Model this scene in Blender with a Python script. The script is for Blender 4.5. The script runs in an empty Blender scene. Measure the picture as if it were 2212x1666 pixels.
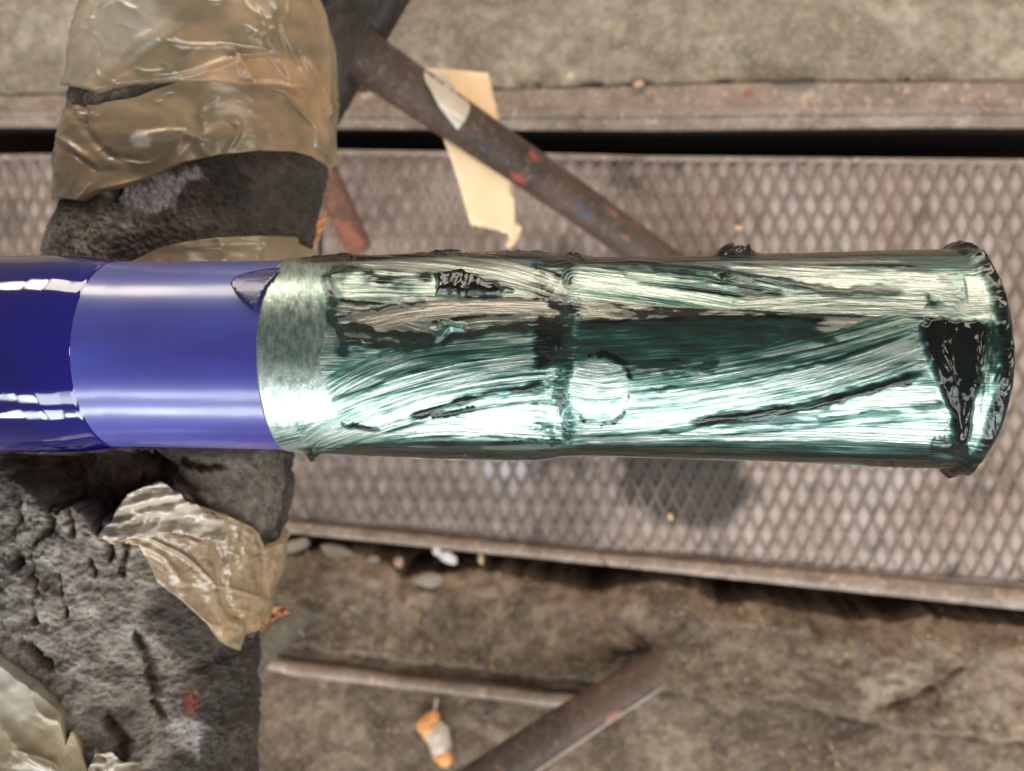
import bpy, bmesh, math, random
import numpy as np
from mathutils import Vector
random.seed(7)
S = bpy.context.scene
C = bpy.data.collections.new('place'); S.collection.children.link(C)
R = math.radians

# ------------------------------------------------------------------ camera
CAMZ = 1.15                      # camera height over the floor (m)
TILT = R(5.0)
F = 1864.0                       # focal length in px of a 2212 px wide picture
W2, H2 = 2212.0, 1666.0
cam_d = bpy.data.cameras.new('camera'); cam = bpy.data.objects.new('camera', cam_d); C.objects.link(cam)
cam.location = (0, 0, CAMZ); cam.rotation_euler = (0, TILT, 0)
cam_d.sensor_width = 36; cam_d.lens = 36 * F / W2
cam_d.clip_start = 0.01; cam_d.clip_end = 100
cam_d.dof.use_dof = True; cam_d.dof.focus_distance = 0.385; cam_d.dof.aperture_fstop = 7.6
S.camera = cam

# ------------------------------------------------------------------ world and lamps
w = bpy.data.worlds.new('World'); S.world = w; w.use_nodes = True
bg = w.node_tree.nodes['Background']
bg.inputs['Color'].default_value = (1.0, 0.95, 0.9, 1); bg.inputs['Strength'].default_value = 0.235
S.view_settings.view_transform = 'Standard'; S.view_settings.look = 'None'
S.view_settings.exposure = 0.0; S.view_settings.gamma = 1.0

PZ = CAMZ - 0.426                # height of the pipe axis
def lamp(name, x, ang, dist, sx, sy, rad, col):
    """area lamp seen from the pipe at `ang` degrees from straight up (+ = towards +Y)"""
    a = R(ang)
    l = bpy.data.lights.new(name, 'AREA'); l.shape = 'RECTANGLE'; l.size = sx; l.size_y = sy
    l.energy = rad * math.pi * sx * sy; l.color = col
    o = bpy.data.objects.new(name, l); C.objects.link(o)
    p = Vector((x, math.sin(a) * dist, PZ + math.cos(a) * dist)); o.location = p
    o.rotation_euler = (Vector((x, 0, PZ)) - p).to_track_quat('-Z', 'Y').to_euler()
    return o
COOL = (0.90, 0.97, 1.0); WARM = (1.0, 0.90, 0.76)
for nm, ang, rad, hgt, col in (('window_low', -50, 10, .68, COOL), ('window_high', -72, 12, .72, COOL), ('window_far', 80, 10, .85, WARM)):
    lamp(nm, 0.45, ang, 3.0, 4.0, hgt, rad, col)
    for k in range(4):
        lamp(nm, -1.78 - .42 * k, ang + random.uniform(-1.5, 1.5), 3.0, .36, hgt * random.uniform(.6, 1), rad * 1.3, col).data.shape = 'ELLIPSE'

l_ = bpy.data.lights.new('side_window', 'AREA'); l_.shape = 'RECTANGLE'; l_.size = .42; l_.size_y = 2.6; l_.energy = 9 * math.pi * .42 * 2.6; l_.color = WARM
o_ = bpy.data.objects.new('side_window', l_); C.objects.link(o_); o_.location = (2.35, .1, PZ + 1.55)
o_.rotation_euler = (Vector((-.2, 0, PZ)) - o_.location).to_track_quat('-Z', 'Y').to_euler()

# ------------------------------------------------------------------ picture rays -> places
ct, st = math.cos(TILT), math.sin(TILT)
CAMP = np.array([0., 0., CAMZ])
def ray(px, py):
    a = (np.asarray(px, float) - W2 / 2) / F; b = -(np.asarray(py, float) - H2 / 2) / F
    a, b = np.broadcast_arrays(a, b)
    return np.stack([-st + a * ct, b, -ct - a * st], -1)
def P(px, py, z=0.0):
    d = ray(px, py); t = (CAMZ - np.asarray(z)) / -d[..., 2]
    return CAMP + d * t[..., None]
def PH(px, py, h): return P(px, py, CAMZ - np.asarray(h, float))
def proj(p):
    q = np.asarray(p, float) - CAMP
    z = q[..., 0] * -st + q[..., 2] * -ct
    x = q[..., 0] * ct + q[..., 2] * -st
    return W2 / 2 + F * x / z, H2 / 2 - F * q[..., 1] / z

# ------------------------------------------------------------------ noise
_tab = np.random.RandomState(3).rand(256, 256)
def vnoise(x, y, seed=0):
    x = np.asarray(x, float) + seed * 17.31; y = np.asarray(y, float) + seed * 9.77
    xi = np.floor(x).astype(int); yi = np.floor(y).astype(int); fx = x - xi; fy = y - yi
    fx = fx * fx * (3 - 2 * fx); fy = fy * fy * (3 - 2 * fy)
    g = lambda i, j: _tab[i & 255, j & 255]
    return (g(xi, yi) * (1 - fx) + g(xi + 1, yi) * fx) * (1 - fy) + (g(xi, yi + 1) * (1 - fx) + g(xi + 1, yi + 1) * fx) * fy
def fbm(x, y, seed=0, o=4, gain=.5):
    s = 0; a = 1; t = 0
    for k in range(o):
        s = s + a * vnoise(np.asarray(x) * 2 ** k, np.asarray(y) * 2 ** k, seed + k * 5); t += a; a *= gain
    return s / t
def ridged(x, y, seed=0, o=3):
    s = 0; a = 1; t = 0
    for k in range(o):
        s = s + a * (1 - np.abs(2 * vnoise(x * 2 ** k, y * 2 ** k, seed + 3 * k) - 1)) ** 2; t += a; a *= .5
    return s / t
def sstep(a, b, x):
    t = np.clip((x - a) / (b - a), 0, 1); return t * t * (3 - 2 * t)
def poly_dist(X, Y, pts):
    """distance, signed side and length parameter 0..1 to a polyline"""
    pts = np.asarray(pts, float); seg = np.hypot(*(pts[1:] - pts[:-1]).T); cum = np.concatenate([[0], np.cumsum(seg)])
    best = np.full(X.shape, 1e9); sd = np.zeros(X.shape); tt = np.zeros(X.shape)
    for i in range(len(pts) - 1):
        ax, ay = pts[i]; dx, dy = pts[i + 1] - pts[i]; L = seg[i]
        t = ((X - ax) * dx + (Y - ay) * dy) / (L * L)
        tc = np.clip(t, 0, 1); ex = X - ax - tc * dx; ey = Y - ay - tc * dy
        d = np.hypot(ex, ey); s = ((X - ax) * dy - (Y - ay) * dx) / L
        m = d < best
        best = np.where(m, d, best); sd = np.where(m, np.where(s < 0, -d, d), sd)
        tt = np.where(m, (cum[i] + tc * L) / cum[-1], tt)
    return best, sd, tt
def in_poly(X, Y, pts):
    r = np.zeros(X.shape, bool); n = len(pts)
    for i in range(n):
        x1, y1 = pts[i]; x2, y2 = pts[(i + 1) % n]
        if y1 == y2: continue
        c = ((y1 > Y) != (y2 > Y)) & (X < (x2 - x1) * (Y - y1) / (y2 - y1) + x1)
        r ^= c
    return r
def soft_poly(X, Y, pts, soft):
    d, _, _ = poly_dist(X, Y, list(pts) + [pts[0]])
    ins = in_poly(X, Y, pts)
    return sstep(-soft, soft, np.where(ins, d, -d))
def smooth_path(pts, n=24):
    pts = np.asarray(pts, float)
    if len(pts) < 3: return pts
    t = np.linspace(0, len(pts) - 1, n); out = []
    for v in t:
        i = min(int(v), len(pts) - 2); f = v - i
        p0 = pts[max(i - 1, 0)]; p1 = pts[i]; p2 = pts[i + 1]; p3 = pts[min(i + 2, len(pts) - 1)]
        out.append(.5 * (2 * p1 + (p2 - p0) * f + (2 * p0 - 5 * p1 + 4 * p2 - p3) * f * f + (3 * p1 - p0 - 3 * p2 + p3) * f ** 3))
    return np.array(out)

# ------------------------------------------------------------------ objects
def tag(o, label=None, cat=None, group=None, kind=None):
    for k, v in (('label', label), ('category', cat), ('group', group), ('kind', kind)):
        if v: o[k] = v
    return o
def empty(name, loc, **k):
    o = bpy.data.objects.new(name, None); C.objects.link(o); o.location = loc; o.empty_display_size = .05
    return tag(o, **k)
def link(name, me, mat, parent=None, smooth=True):
    me.materials.append(mat)
    if smooth: me.shade_smooth()
    o = bpy.data.objects.new(name, me); C.objects.link(o)
    if parent:
        o.parent = parent; o.matrix_parent_inverse = parent_inv(parent)
    return o
def parent_inv(p):
    from mathutils import Matrix
    m = Matrix.Translation(Vector(p.location))
    q = p.parent
    while q: 
        q = q.parent
    return m.inverted() if p.type == 'EMPTY' else Matrix.Identity(4)
def grid_mesh(name, co, mat, parent=None, wrap=False, attrs=None, smooth=True, keep=None):
    """co: (n, m, 3) points. wrap closes the second direction."""
    n, m = co.shape[:2]
    me = bpy.data.meshes.new(name)
    idx = np.arange(n * m).reshape(n, m)
    if wrap: idx2 = np.concatenate([idx, idx[:, :1]], 1)
    else: idx2 = idx
    q = np.stack([idx2[:-1, :-1], idx2[1:, :-1], idx2[1:, 1:], idx2[:-1, 1:]], -1).reshape(-1, 4)
    if keep is not None: q = q[keep.reshape(-1)]
    me.vertices.add(n * m); me.vertices.foreach_set('co', co.reshape(-1).astype(np.float32))
    me.loops.add(q.size); me.loops.foreach_set('vertex_index', q.reshape(-1).astype(np.int32))
    me.polygons.add(len(q)); me.polygons.foreach_set('loop_start', (np.arange(len(q)) * 4).astype(np.int32))
    me.polygons.foreach_set('loop_total', np.full(len(q), 4, np.int32))
    me.update(calc_edges=True)
    for k, v in (attrs or {}).items():
        a = me.attributes.new(k, 'FLOAT', 'POINT'); a.data.foreach_set('value', v.reshape(-1).astype(np.float32))
    return link(name, me, mat, parent, smooth)
def bm_obj(name, bm, mat, parent=None, smooth=False):
    bmesh.ops.recalc_face_normals(bm, faces=bm.faces)
    me = bpy.data.meshes.new(name); bm.to_mesh(me); bm.free()
    return link(name, me, mat, parent, smooth)
def solidify(o, t, off=-1):
    m = o.modifiers.new('thickness', 'SOLIDIFY'); m.thickness = t; m.offset = off; return o

# sheet cut out in picture coordinates, then laid at depth hfun(x, y) below the camera
def sheet(name, poly, hfun, mat, parent=None, step=12, thick=.0004, attrs=None):
    bm = bmesh.new()
    vs = [bm.verts.new((x, y, 0)) for x, y in poly]; bm.faces.new(vs)
    xs = [p[0] for p in poly]; ys = [p[1] for p in poly]
    for ax, lo, hi in ((0, min(xs), max(xs)), (1, min(ys), max(ys))):
        v = lo + step
        while v < hi:
            co = (v, 0, 0) if ax == 0 else (0, v, 0); no = (1, 0, 0) if ax == 0 else (0, 1, 0)
            bmesh.ops.bisect_plane(bm, geom=bm.verts[:] + bm.edges[:] + bm.faces[:], plane_co=co, plane_no=no)
            v += step
    X = np.array([v.co.x for v in bm.verts]); Y = np.array([v.co.y for v in bm.verts])
    q = PH(X, Y, hfun(X, Y))
    for v, c in zip(bm.verts, q): v.co = c
    bmesh.ops.triangulate(bm, faces=[f for f in bm.faces if len(f.verts) > 4])
    me = bpy.data.meshes.new(name); bm.to_mesh(me); bm.free()
    # make normals point up
    n = sum((p.normal.z * p.area for p in me.polygons))
    if n < 0: me.flip_normals()
    o = link(name, me, mat, parent, True)
    return solidify(o, thick)

# ------------------------------------------------------------------ materials
class M:
    def __init__(s, name):
        s.m = bpy.data.materials.new(name); s.m.use_nodes = True; s.t = s.m.node_tree
        s.b = s.t.nodes['Principled BSDF']
    def n(s, k, **kw):
        nd = s.t.nodes.new(k)
        for a, v in kw.items():
            if a.startswith('_'): nd.inputs[a[1:].replace('_', ' ')].default_value = v
            else: setattr(nd, a, v)
        return nd
    def l(s, a, b): s.t.links.new(a, b)
    def coord(s, scale=(1, 1, 1), rot=(0, 0, 0)):
        tc = s.n('ShaderNodeTexCoord'); mp = s.n('ShaderNodeMapping'); mp.inputs['Scale'].default_value = scale; mp.inputs['Rotation'].default_value = rot
        g = s.n('ShaderNodeNewGeometry'); s.l(g.outputs['Position'], mp.inputs['Vector']); return mp.outputs[0]
    def noise(s, scale, detail=4, rough=.55, vec=None, dist=0):
        nz = s.n('ShaderNodeTexNoise'); nz.inputs['Scale'].default_value = scale; nz.inputs['Detail'].default_value = detail
        nz.inputs['Roughness'].default_value = rough; nz.inputs['Distortion'].default_value = dist
        s.l(vec if vec is not None else s.coord(), nz.inputs['Vector']); return nz.outputs['Fac']
    def ramp(s, fac, stops, interp='LINEAR'):
        r = s.n('ShaderNodeValToRGB'); r.color_ramp.interpolation = interp; e = r.color_ramp.elements
        while len(e) < len(stops): e.new(.5)
        for el, (p, c) in zip(e, stops):
            el.position = p; el.color = (c, c, c, 1) if isinstance(c, (int, float)) else (*c, 1)
        s.l(fac, r.inputs[0]); return r.outputs[0]
    def mix(s, fac, a, b, mode='MIX'):
        x = s.n('ShaderNodeMix', data_type='RGBA', blend_type=mode)
        for i, v in ((0, fac), (6, a), (7, b)):
            if hasattr(v, 'is_linked'): s.l(v, x.inputs[i])
            elif i == 0: x.inputs[0].default_value = v
            else: x.inputs[i].default_value = (*v, 1)
        return x.outputs[2]
    def attr(s, name):
        a = s.n('ShaderNodeAttribute'); a.attribute_name = name; return a.outputs['Fac']
    def bump(s, h, strength, dist=.001, prev=None):
        b = s.n('ShaderNodeBump'); (s.l(strength, b.inputs['Strength']) if hasattr(strength, 'is_linked') else setattr(b.inputs['Strength'], 'default_value', strength)); b.inputs['Distance'].default_value = dist
        s.l(h, b.inputs['Height'])
        if prev is not None: s.l(prev, b.inputs['Normal'])
        return b.outputs[0]
    def set(s, **kw):
        for k, v in kw.items():
            i = s.b.inputs[k.replace('_', ' ')]
            if hasattr(v, 'is_linked'): s.l(v, i)
            elif isinstance(v, tuple): i.default_value = (*v, 1)
            else: i.default_value = v
        return s

def mat_concrete(name, base, dark, light, yel, sc=1.0, bumpd=.004):
    m = M(name)
    n1 = m.noise(9 * sc, 6, .62, dist=.6); n2 = m.noise(45 * sc, 5, .6); n3 = m.noise(140 * sc, 3, .7)
    n0 = m.noise(3.2 * sc, 5, .6, dist=1.0); c = m.ramp(n1, [(.32, dark), (.5, base), (.68, light)])
    c = m.mix(m.ramp(n0, [(.36, .6), (.56, 0)]), c, dark)
    c = m.mix(m.ramp(n2, [(.40, .62), (.60, 0)]), c, dark)
    c = m.mix(m.ramp(n3, [(.52, 0), (.68, .5)]), c, light)
    ys = m.noise(70 * sc, 2, .5, m.coord((1, .7, 1), (0, 0, .7)))
    c = m.mix(m.ramp(ys, [(.64, 0), (.74, .5)]), c, yel)
    m.set(Base_Color=c, Roughness=.9, Normal=m.bump(n3, .35, bumpd * .4, m.bump(n2, .6, bumpd)))
    m.set(Specular_IOR_Level=.2)
    return m.m
CONC = mat_concrete('concrete', (.33, .275, .212), (.14, .108, .078), (.44, .375, .295), (.45, .34, .16))
CONC2 = mat_concrete('rough_concrete', (.195, .142, .100), (.050, .032, .022), (.32, .24, .175), (.38, .25, .11), 1.15, .006)

def mat_steel(name, base, dark, rust, rough=.62, spots=None, metal=.0):
    m = M(name)
    n1 = m.noise(25, 5, .6); n2 = m.noise(160, 4, .65); n3 = m.noise(8, 3, .5)
    c = m.ramp(n1, [(.3, dark), (.62, base)])
    c = m.mix(m.ramp(n2, [(.5, 0), (.72, .55)]), c, rust)
    c = m.mix(m.ramp(n3, [(.48, 0), (.7, .5)]), c, rust)
    n4 = m.noise(90, 5, .7, dist=1.5); c = m.mix(m.ramp(n4, [(.56, 0), (.62, .5)]), c, tuple(min(1, v * 2.2) for v in rust)); c = m.mix(m.ramp(n4, [(.36, .7), (.42, 0)]), c, dark)
    m.set(Base_Color=c, Roughness=rough, Metallic=metal, Normal=m.bump(n2, .35, .0008))
    return m.m
RAIL = mat_steel('worn_rail_steel', (.25, .19, .148), (.12, .08, .058), (.32, .215, .16), .5)
STRAND = mat_steel('mesh_steel', (.20, .15, .115), (.12, .085, .06), (.24, .165, .11), .6)
TUBE = mat_steel('dark_tube_steel', (.050, .030, .020), (.016, .010, .007), (.115, .062, .038), .65)
DTUBE = mat_steel('black_tube_steel', (.024, .02, .018), (.012, .01, .009), (.04, .03, .024), .5)
RUST = mat_steel('rusty_tube', (.12, .055, .035), (.06, .036, .027), (.26, .085, .04), .75)
PLATEG = mat_steel('grey_flat_steel', (.085, .068, .045), (.04, .03, .021), (.12, .085, .05), .85)
def flat(name, col, rough=.6, **k):
    m = M(name); n = m.noise(60, 4, .6)
    m.set(Base_Color=m.mix(m.ramp(n, [(.35, 0), (.7, .6)]), col, tuple(c * .72 for c in col)), Roughness=rough)
    m.set(**k); return m.m
PIT = flat('pit_black', (.012, .01, .009), .9)
RED = flat('red_paint', (.27, .05, .03), .6); REDP = flat('pink_red_paint', (.26, .10, .07), .6); BLUEP = flat('blue_paint_mark', (.045, .06, .10), .6)
MASK = M('masking_tape'); _n = MASK.noise(300, 3, .6); MASK.set(Base_Color=MASK.mix(MASK.ramp(MASK.noise(14, 2), [(.3, 0), (.7, 1)]), (.80, .54, .30), (.88, .64, .40)), Roughness=.62, Normal=MASK.bump(_n, .15, .0003)); MASK = MASK.m

m = M('grating_plate')     # dusty plate under the mesh
n1 = m.noise(7, 4, .6); n2 = m.noise(60, 4, .6)
c = m.ramp(n1, [(.35, (.33, .235, .19)), (.5, (.40, .31, .275)), (.66, (.46, .39, .37))])
c = m.mix(m.ramp(n2, [(.45, .35), (.62, 0)]), c, (.22, .16, .125))
c = m.mix(m.attr('blotch'), c, (.055, .042, .034))
c = m.mix(m.attr('smear'), c, (.46, .45, .47))
m.set(Base_Color=c, Roughness=.75, Normal=m.bump(n2, .3, .002)); PLATE = m.m
m = M('mesh_strand')
n1 = m.noise(40, 4, .6)
c = m.ramp(n1, [(.35, (.15, .105, .075)), (.65, (.235, .175, .135))])
c = m.mix(m.attr('blotch'), c, (.035, .026, .021)); c = m.mix(m.attr('dust'), c, (.29, .22, .18))
m.set(Base_Color=c, Roughness=.65); STRAND = m.m

# foam: attribute 'dust' whitens, 'pit' browns
m = M('grey_foam')
n1 = m.noise(22, 5, .6); n2 = m.noise(260, 4, .7); n3 = m.noise(90, 3, .6)
c = m.ramp(n1, [(.3, (.045, .036, .030)), (.5, (.080, .064, .054)), (.7, (.125, .102, .086))])
c = m.mix(m.ramp(n3, [(.42, .5), (.6, 0)]), c, (.028, .022, .018))
c = m.mix(m.attr('worn'), c, m.ramp(n3, [(.3, (.11, .092, .072)), (.5, (.25, .215, .175)), (.68, (.38, .335, .28))]))
c = m.mix(m.attr('dust'), c, m.ramp(n2, [(.35, (.27, .23, .21)), (.6, (.50, .46, .45))]))
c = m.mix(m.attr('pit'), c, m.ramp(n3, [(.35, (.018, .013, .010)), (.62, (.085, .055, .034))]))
c = m.mix(m.attr('red'), c, m.ramp(n3, [(.3, (.07, .035, .03)), (.6, (.20, .05, .038))]))
m.set(Base_Color=c, Roughness=.85, Specular_IOR_Level=.3, Normal=m.bump(n2, 1.0, .0035, m.bump(n3, .7, .004))); FOAM = m.m

def mat_tape(name, a, b, c2, rough=.34):
    m = M(name)
    n1 = m.noise(16, 4, .55); n2 = m.noise(220, 3, .6); n3 = m.noise(45, 4, .55)
    c = m.ramp(n1, [(.32, a), (.52, b), (.68, c2)])
    c = m.mix(m.attr('tint'), c, (.50, .30, .16))
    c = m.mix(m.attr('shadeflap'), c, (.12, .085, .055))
    c = m.mix(m.attr('dust'), c, (.62, .57, .50))
    c = m.mix(m.ramp(n3, [(.45, 0), (.72, .5)]), c, (.13, .10, .07))
    m.set(Base_Color=c, Roughness=rough, Specular_IOR_Level=.6, Normal=m.bump(n3, .20, .002, m.bump(n2, .16, .0007)))
    m.set(Coat_Weight=.28, Coat_Roughness=.18)
    return m.m
TAPE = mat_tape('tan_packing_tape', (.17, .13, .075), (.245, .185, .105), (.33, .225, .125))
TAPE2 = mat_tape('brown_packing_tape', (.19, .14, .08), (.25, .18, .10), (.31, .21, .12))
FOIL = mat_tape('crumpled_tape', (.27, .215, .155), (.38, .32, .245), (.50, .42, .35), .32)

# blue paint
m = M('gloss_blue_paint')
n = m.noise(13, 0, .5, m.coord((1.0, 1.0, 1.0)))
m.set(Base_Color=m.mix(m.ramp(m.noise(12, 2), [(.35, 0), (.7, 1)]), (.002, .0015, .06), (.005, .003, .14)), Roughness=.08, Coat_Weight=.6, Coat_Roughness=.03, Normal=m.bump(n, .5, .005))
BLUE = m.m
m = M('satin_blue_paint')
n = m.noise(900, 2, .6); n1 = m.noise(30, 4, .55, m.coord((.35, 1, 1)))
c = m.ramp(n1, [(.3, (.018, .014, .17)), (.55, (.027, .033, .24)), (.75, (.042, .068, .31))])
m.set(Base_Color=c, Roughness=.36, Coat_Weight=.9, Coat_Roughness=.17, Specular_IOR_Level=.5, Normal=m.bump(n, .12, .0002), Sheen_Weight=.15); SATIN = m.m

# grease over steel: attribute 'film' = thickness 0..1
m = M('green_grease_on_steel')
film = m.attr('film'); tan = m.attr('tan')
cb = m.n('ShaderNodeCombineXYZ'); m.l(m.attr('across'), cb.inputs[0]); m.l(m.attr('along'), cb.inputs[1])
nz = m.noise(3.0, 3, .62, cb.outputs[0]); nf = m.noise(420, 3, .6)
ff = m.n('ShaderNodeMath', operation='ADD'); m.l(film, ff.inputs[0])
sc = m.n('ShaderNodeMath', operation='MULTIPLY_ADD'); m.l(nz, sc.inputs[0]); sc.inputs[1].default_value = .62; sc.inputs[2].default_value = -.31
m.l(sc.outputs[0], ff.inputs[1]); ff = ff.outputs[0]
c = m.ramp(ff, [(.0, (.45, .47, .43)), (.20, (.35, .42, .37)), (.34, (.185, .25, .215)), (.45, (.042, .125, .10)), (.58, (.010, .034, .027)), (.74, (.013, .017, .014)), (.95, (.004, .006, .005))])
c = m.mix(tan, c, (.30, .25, .205))
met = m.ramp(ff, [(.0, .92), (.40, .75), (.64, .0)])
m.set(Base_Color=c, Metallic=met, Specular_IOR_Level=.32, Roughness=m.ramp(ff, [(0, .42), (.5, .36), (.78, .10)]), Coat_Weight=m.ramp(ff, [(.2, .3), (.5, .35), (.75, .0)]), Coat_Roughness=.13, Coat_IOR=1.45,
      Normal=m.bump(nz, m.ramp(film, [(.3, .62), (.75, .10)]), .00055, m.bump(nf, .08, .0004)))
GREASE = m.m
m = M('dark_grease'); n = m.noise(130, 4, .6)
m.set(Base_Color=m.ramp(n, [(.4, (.003, .009, .008)), (.75, (.008, .05, .04))]), Roughness=.10, Coat_Weight=.8, Coat_Roughness=.05, Normal=m.bump(n, .9, .003)); CLUMP = m.m
m = M('bare_bore_steel'); m.set(Base_Color=m.ramp(m.noise(50), [(.3, (.10, .10, .09)), (.7, (.2, .2, .18))]), Metallic=.8, Roughness=.4); BORE = m.m

# ================================================================== FLOOR
def field(name, xs, ys, zfun, mat, kind='structure', attrs=None, parent=None):
    X, Y = np.meshgrid(xs, ys, indexing='xy')
    q = P(X, Y, 0.0); q = q.copy(); q[..., 2] += zfun(X, Y)
    o = grid_mesh(name, q[::-1], mat, parent, attrs={k: f(X, Y)[::-1] for k, f in (attrs or {}).items()})
    if kind: o['kind'] = kind
    return o
def line(pts):
    a = np.array(pts, float); return lambda x: np.interp(x, a[:, 0], a[:, 1])
def band(name, top, bot, zprof, mat, xs, nv, parent=None, attrs=None):
    """strip between two lines in the picture plane of the floor, zprof(v, X)"""
    v = np.linspace(0, 1, nv); X, V = np.meshgrid(xs, v)
    Y = top(X) * (1 - V) + bot(X) * V
    q = P(X, Y, 0.0).copy(); q[..., 2] += zprof(V, X, Y)
    return grid_mesh(name, q[::-1], mat, parent, attrs={k: f(X, Y)[::-1] for k, f in (attrs or {}).items()})

slab_edge = line([(-600, 214), (0, 210), (720, 203), (1076, 198), (1410, 189), (1640, 182), (2212, 181), (2900, 178)])
slot_top = line([(-600, 274), (0, 270), (720, 273), (1410, 277), (2000, 270), (2212, 271), (2900, 268)])
slot_bot = line([(-600, 342), (0, 334), (210, 330), (720, 323), (1100, 329), (1410, 337), (2212, 344), (2900, 350)])
mesh_end = line([(-600, 1035), (0, 1075), (600, 1118), (1305, 1190), (2212, 1262), (2900, 1320)])
rail_end = line([(-600, 1062), (0, 1102), (600, 1150), (1305, 1222), (2212, 1320), (2900, 1392)])
xs_w = np.linspace(-700, 2950, 500)

# upper concrete slab: one displaced sheet, its front edge drops behind the edge rail
def z_top(X, Y):
    q = fbm(X / 60, Y / 60, 2, 5); d = slab_edge(X) + 3 - Y
    chip = sstep(.62, .75, fbm(X / 45, Y / 45, 31, 3)) * sstep(40, 0, d)
    z = (q - .5) * .010 - chip * .012
    return np.where(d < 0, -.30 + 0 * z, z)
ys = np.concatenate([np.linspace(-700, 60, 90), np.linspace(64, 206, 60)])
band('concrete_floor', lambda x: x * 0 - 700, lambda x: slab_edge(x) + 4, lambda V, X, Y: (fbm(X / 60, Y / 60, 2, 5) - .5) * .010 - sstep(.60, .74, fbm(X / 45, Y / 45, 31, 3)) * sstep(34, 4, slab_edge(X) - Y) * .012 - sstep(2, -4, slab_edge(X) - Y) * .02, CONC, np.linspace(-700, 2950, 420), 200)['kind'] = 'structure'

# edge rail above the slot (angle iron): flat flange, rolled nose, lip into the pit
def prof_rail(V, X, Y):
    z = .004 - .0035 * sstep(.60, .66, V) + .0035 * sstep(.72, .80, V) * 0
    z = z - .010 * sstep(.72, 1.0, V) ** 2 + .0012 * fbm(X / 40, V * 3, 4) + .004 * np.exp(-((V - .63) / .04) ** 2)
    z = z - .004 * (V > .995)
    return z
edge_iron = empty('edge_rail', tuple(P(1100, 235)), label='rusty angle-iron edge rail along the concrete just above the black slot', cat='rail')
band('rail_flange', slab_edge, slot_top, prof_rail, RAIL, xs_w, 40, edge_iron)
def ramp_box(name, x0, x1, ytop, ybot, z0, z1, mat, parent=None, n=2):
    bm = bmesh.new(); xs = np.linspace(x0, x1, n); rows = []
    for x in xs:
        a = P(x, ytop(x), 0); b = P(x, ybot(x), 0)
        rows.append([bm.verts.new((p[0], p[1], z)) for p, z in ((a, z0), (a, z1), (b, z1), (b, z0))])
    for r0, r1 in zip(rows, rows[1:]):
        for k in range(4): bm.faces.new((r0[k], r0[(k + 1) % 4], r1[(k + 1) % 4], r1[k]))
    bm.faces.new(rows[0]); bm.faces.new(rows[-1][::-1])
    return bm_obj(name, bm, mat, parent)
ramp_box('rail_web', -700, 2950, lambda x: slot_top(x) - 6, lambda x: slot_top(x) - 2, -.10, -.012, PIT, edge_iron, 60)
for x in (1760, 2130, 900):   # joints in the rail, seen as a notch
    pass
# the pit below the slot
pit = ramp_box('pit_floor', -700, 2950, lambda x: x * 0 + 150, lambda x: x * 0 + 1700, -.36, -.34, PIT, None, 2); pit['kind'] = 'structure'
ramp_box('pit_wall', -700, 2950, lambda x: slab_edge(x) - 10, lambda x: slab_edge(x), -.34, -.03, PIT, None, 60)['kind'] = 'structure'
def mud(name, cx, cy, rx, ry, z, seed, mat, **k):
    n, mm = 18, 26; A, B = np.meshgrid(np.linspace(0, math.pi / 2, n), np.linspace(0, 2 * math.pi, mm, endpoint=False), indexing='ij')
    rr = .75 + .5 * fbm(np.cos(B) * 1.6 + 5, np.sin(B) * 1.6 + 5 + A, seed, 3)
    base = P(cx, cy, z); s = 1 / 1640.
    co = np.stack([base[0] + rx * s * np.sin(A) * np.cos(B) * rr, base[1] + ry * s * np.sin(A) * np.sin(B) * rr, z + min(rx, ry) * s * np.cos(A) * rr * .8], -1)
    o = grid_mesh(name, co[::-1], mat, wrap=True); return tag(o, **k)

# ---- grating: mesh sheet over a dusty plate, held in a frame
grating = empty('floor_grating', tuple(P(1100, 760)), label='long dusty expanded-metal floor grating running under the pipe between the two rails', cat='grating')
def z_plate(V, X, Y): return -.003 + .002 * (fbm(X / 70, Y / 70, 8) - .5)
def blotch(X, Y):  # colour mask: ragged dark patch, wider brown dirt, scattered dark spots
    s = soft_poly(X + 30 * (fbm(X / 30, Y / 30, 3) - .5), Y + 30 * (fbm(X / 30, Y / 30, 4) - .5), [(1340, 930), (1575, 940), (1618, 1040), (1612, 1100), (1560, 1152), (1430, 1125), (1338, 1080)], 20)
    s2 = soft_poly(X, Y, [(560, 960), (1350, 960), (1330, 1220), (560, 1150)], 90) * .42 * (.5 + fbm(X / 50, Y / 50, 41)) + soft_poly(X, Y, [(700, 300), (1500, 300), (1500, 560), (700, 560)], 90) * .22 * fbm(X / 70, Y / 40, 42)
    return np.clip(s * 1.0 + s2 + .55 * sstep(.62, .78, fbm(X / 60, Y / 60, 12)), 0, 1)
def smear(X, Y):
    return .7 * soft_poly(X, Y, [(1000, 960), (1180, 960), (1130, 1045), (1050, 1045)], 25) + .5 * soft_poly(X, Y, [(1700, 1000), (1950, 1010), (1900, 1090), (1760, 1060)], 40) * fbm(X / 30, Y / 30, 6)
band('dust_plate', lambda x: slot_bot(x) + 1, lambda x: mesh_end(x) + 2, z_plate, PLATE, np.linspace(-600, 2900, 350), 160, grating, {'blotch': blotch, 'smear': smear})
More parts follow.
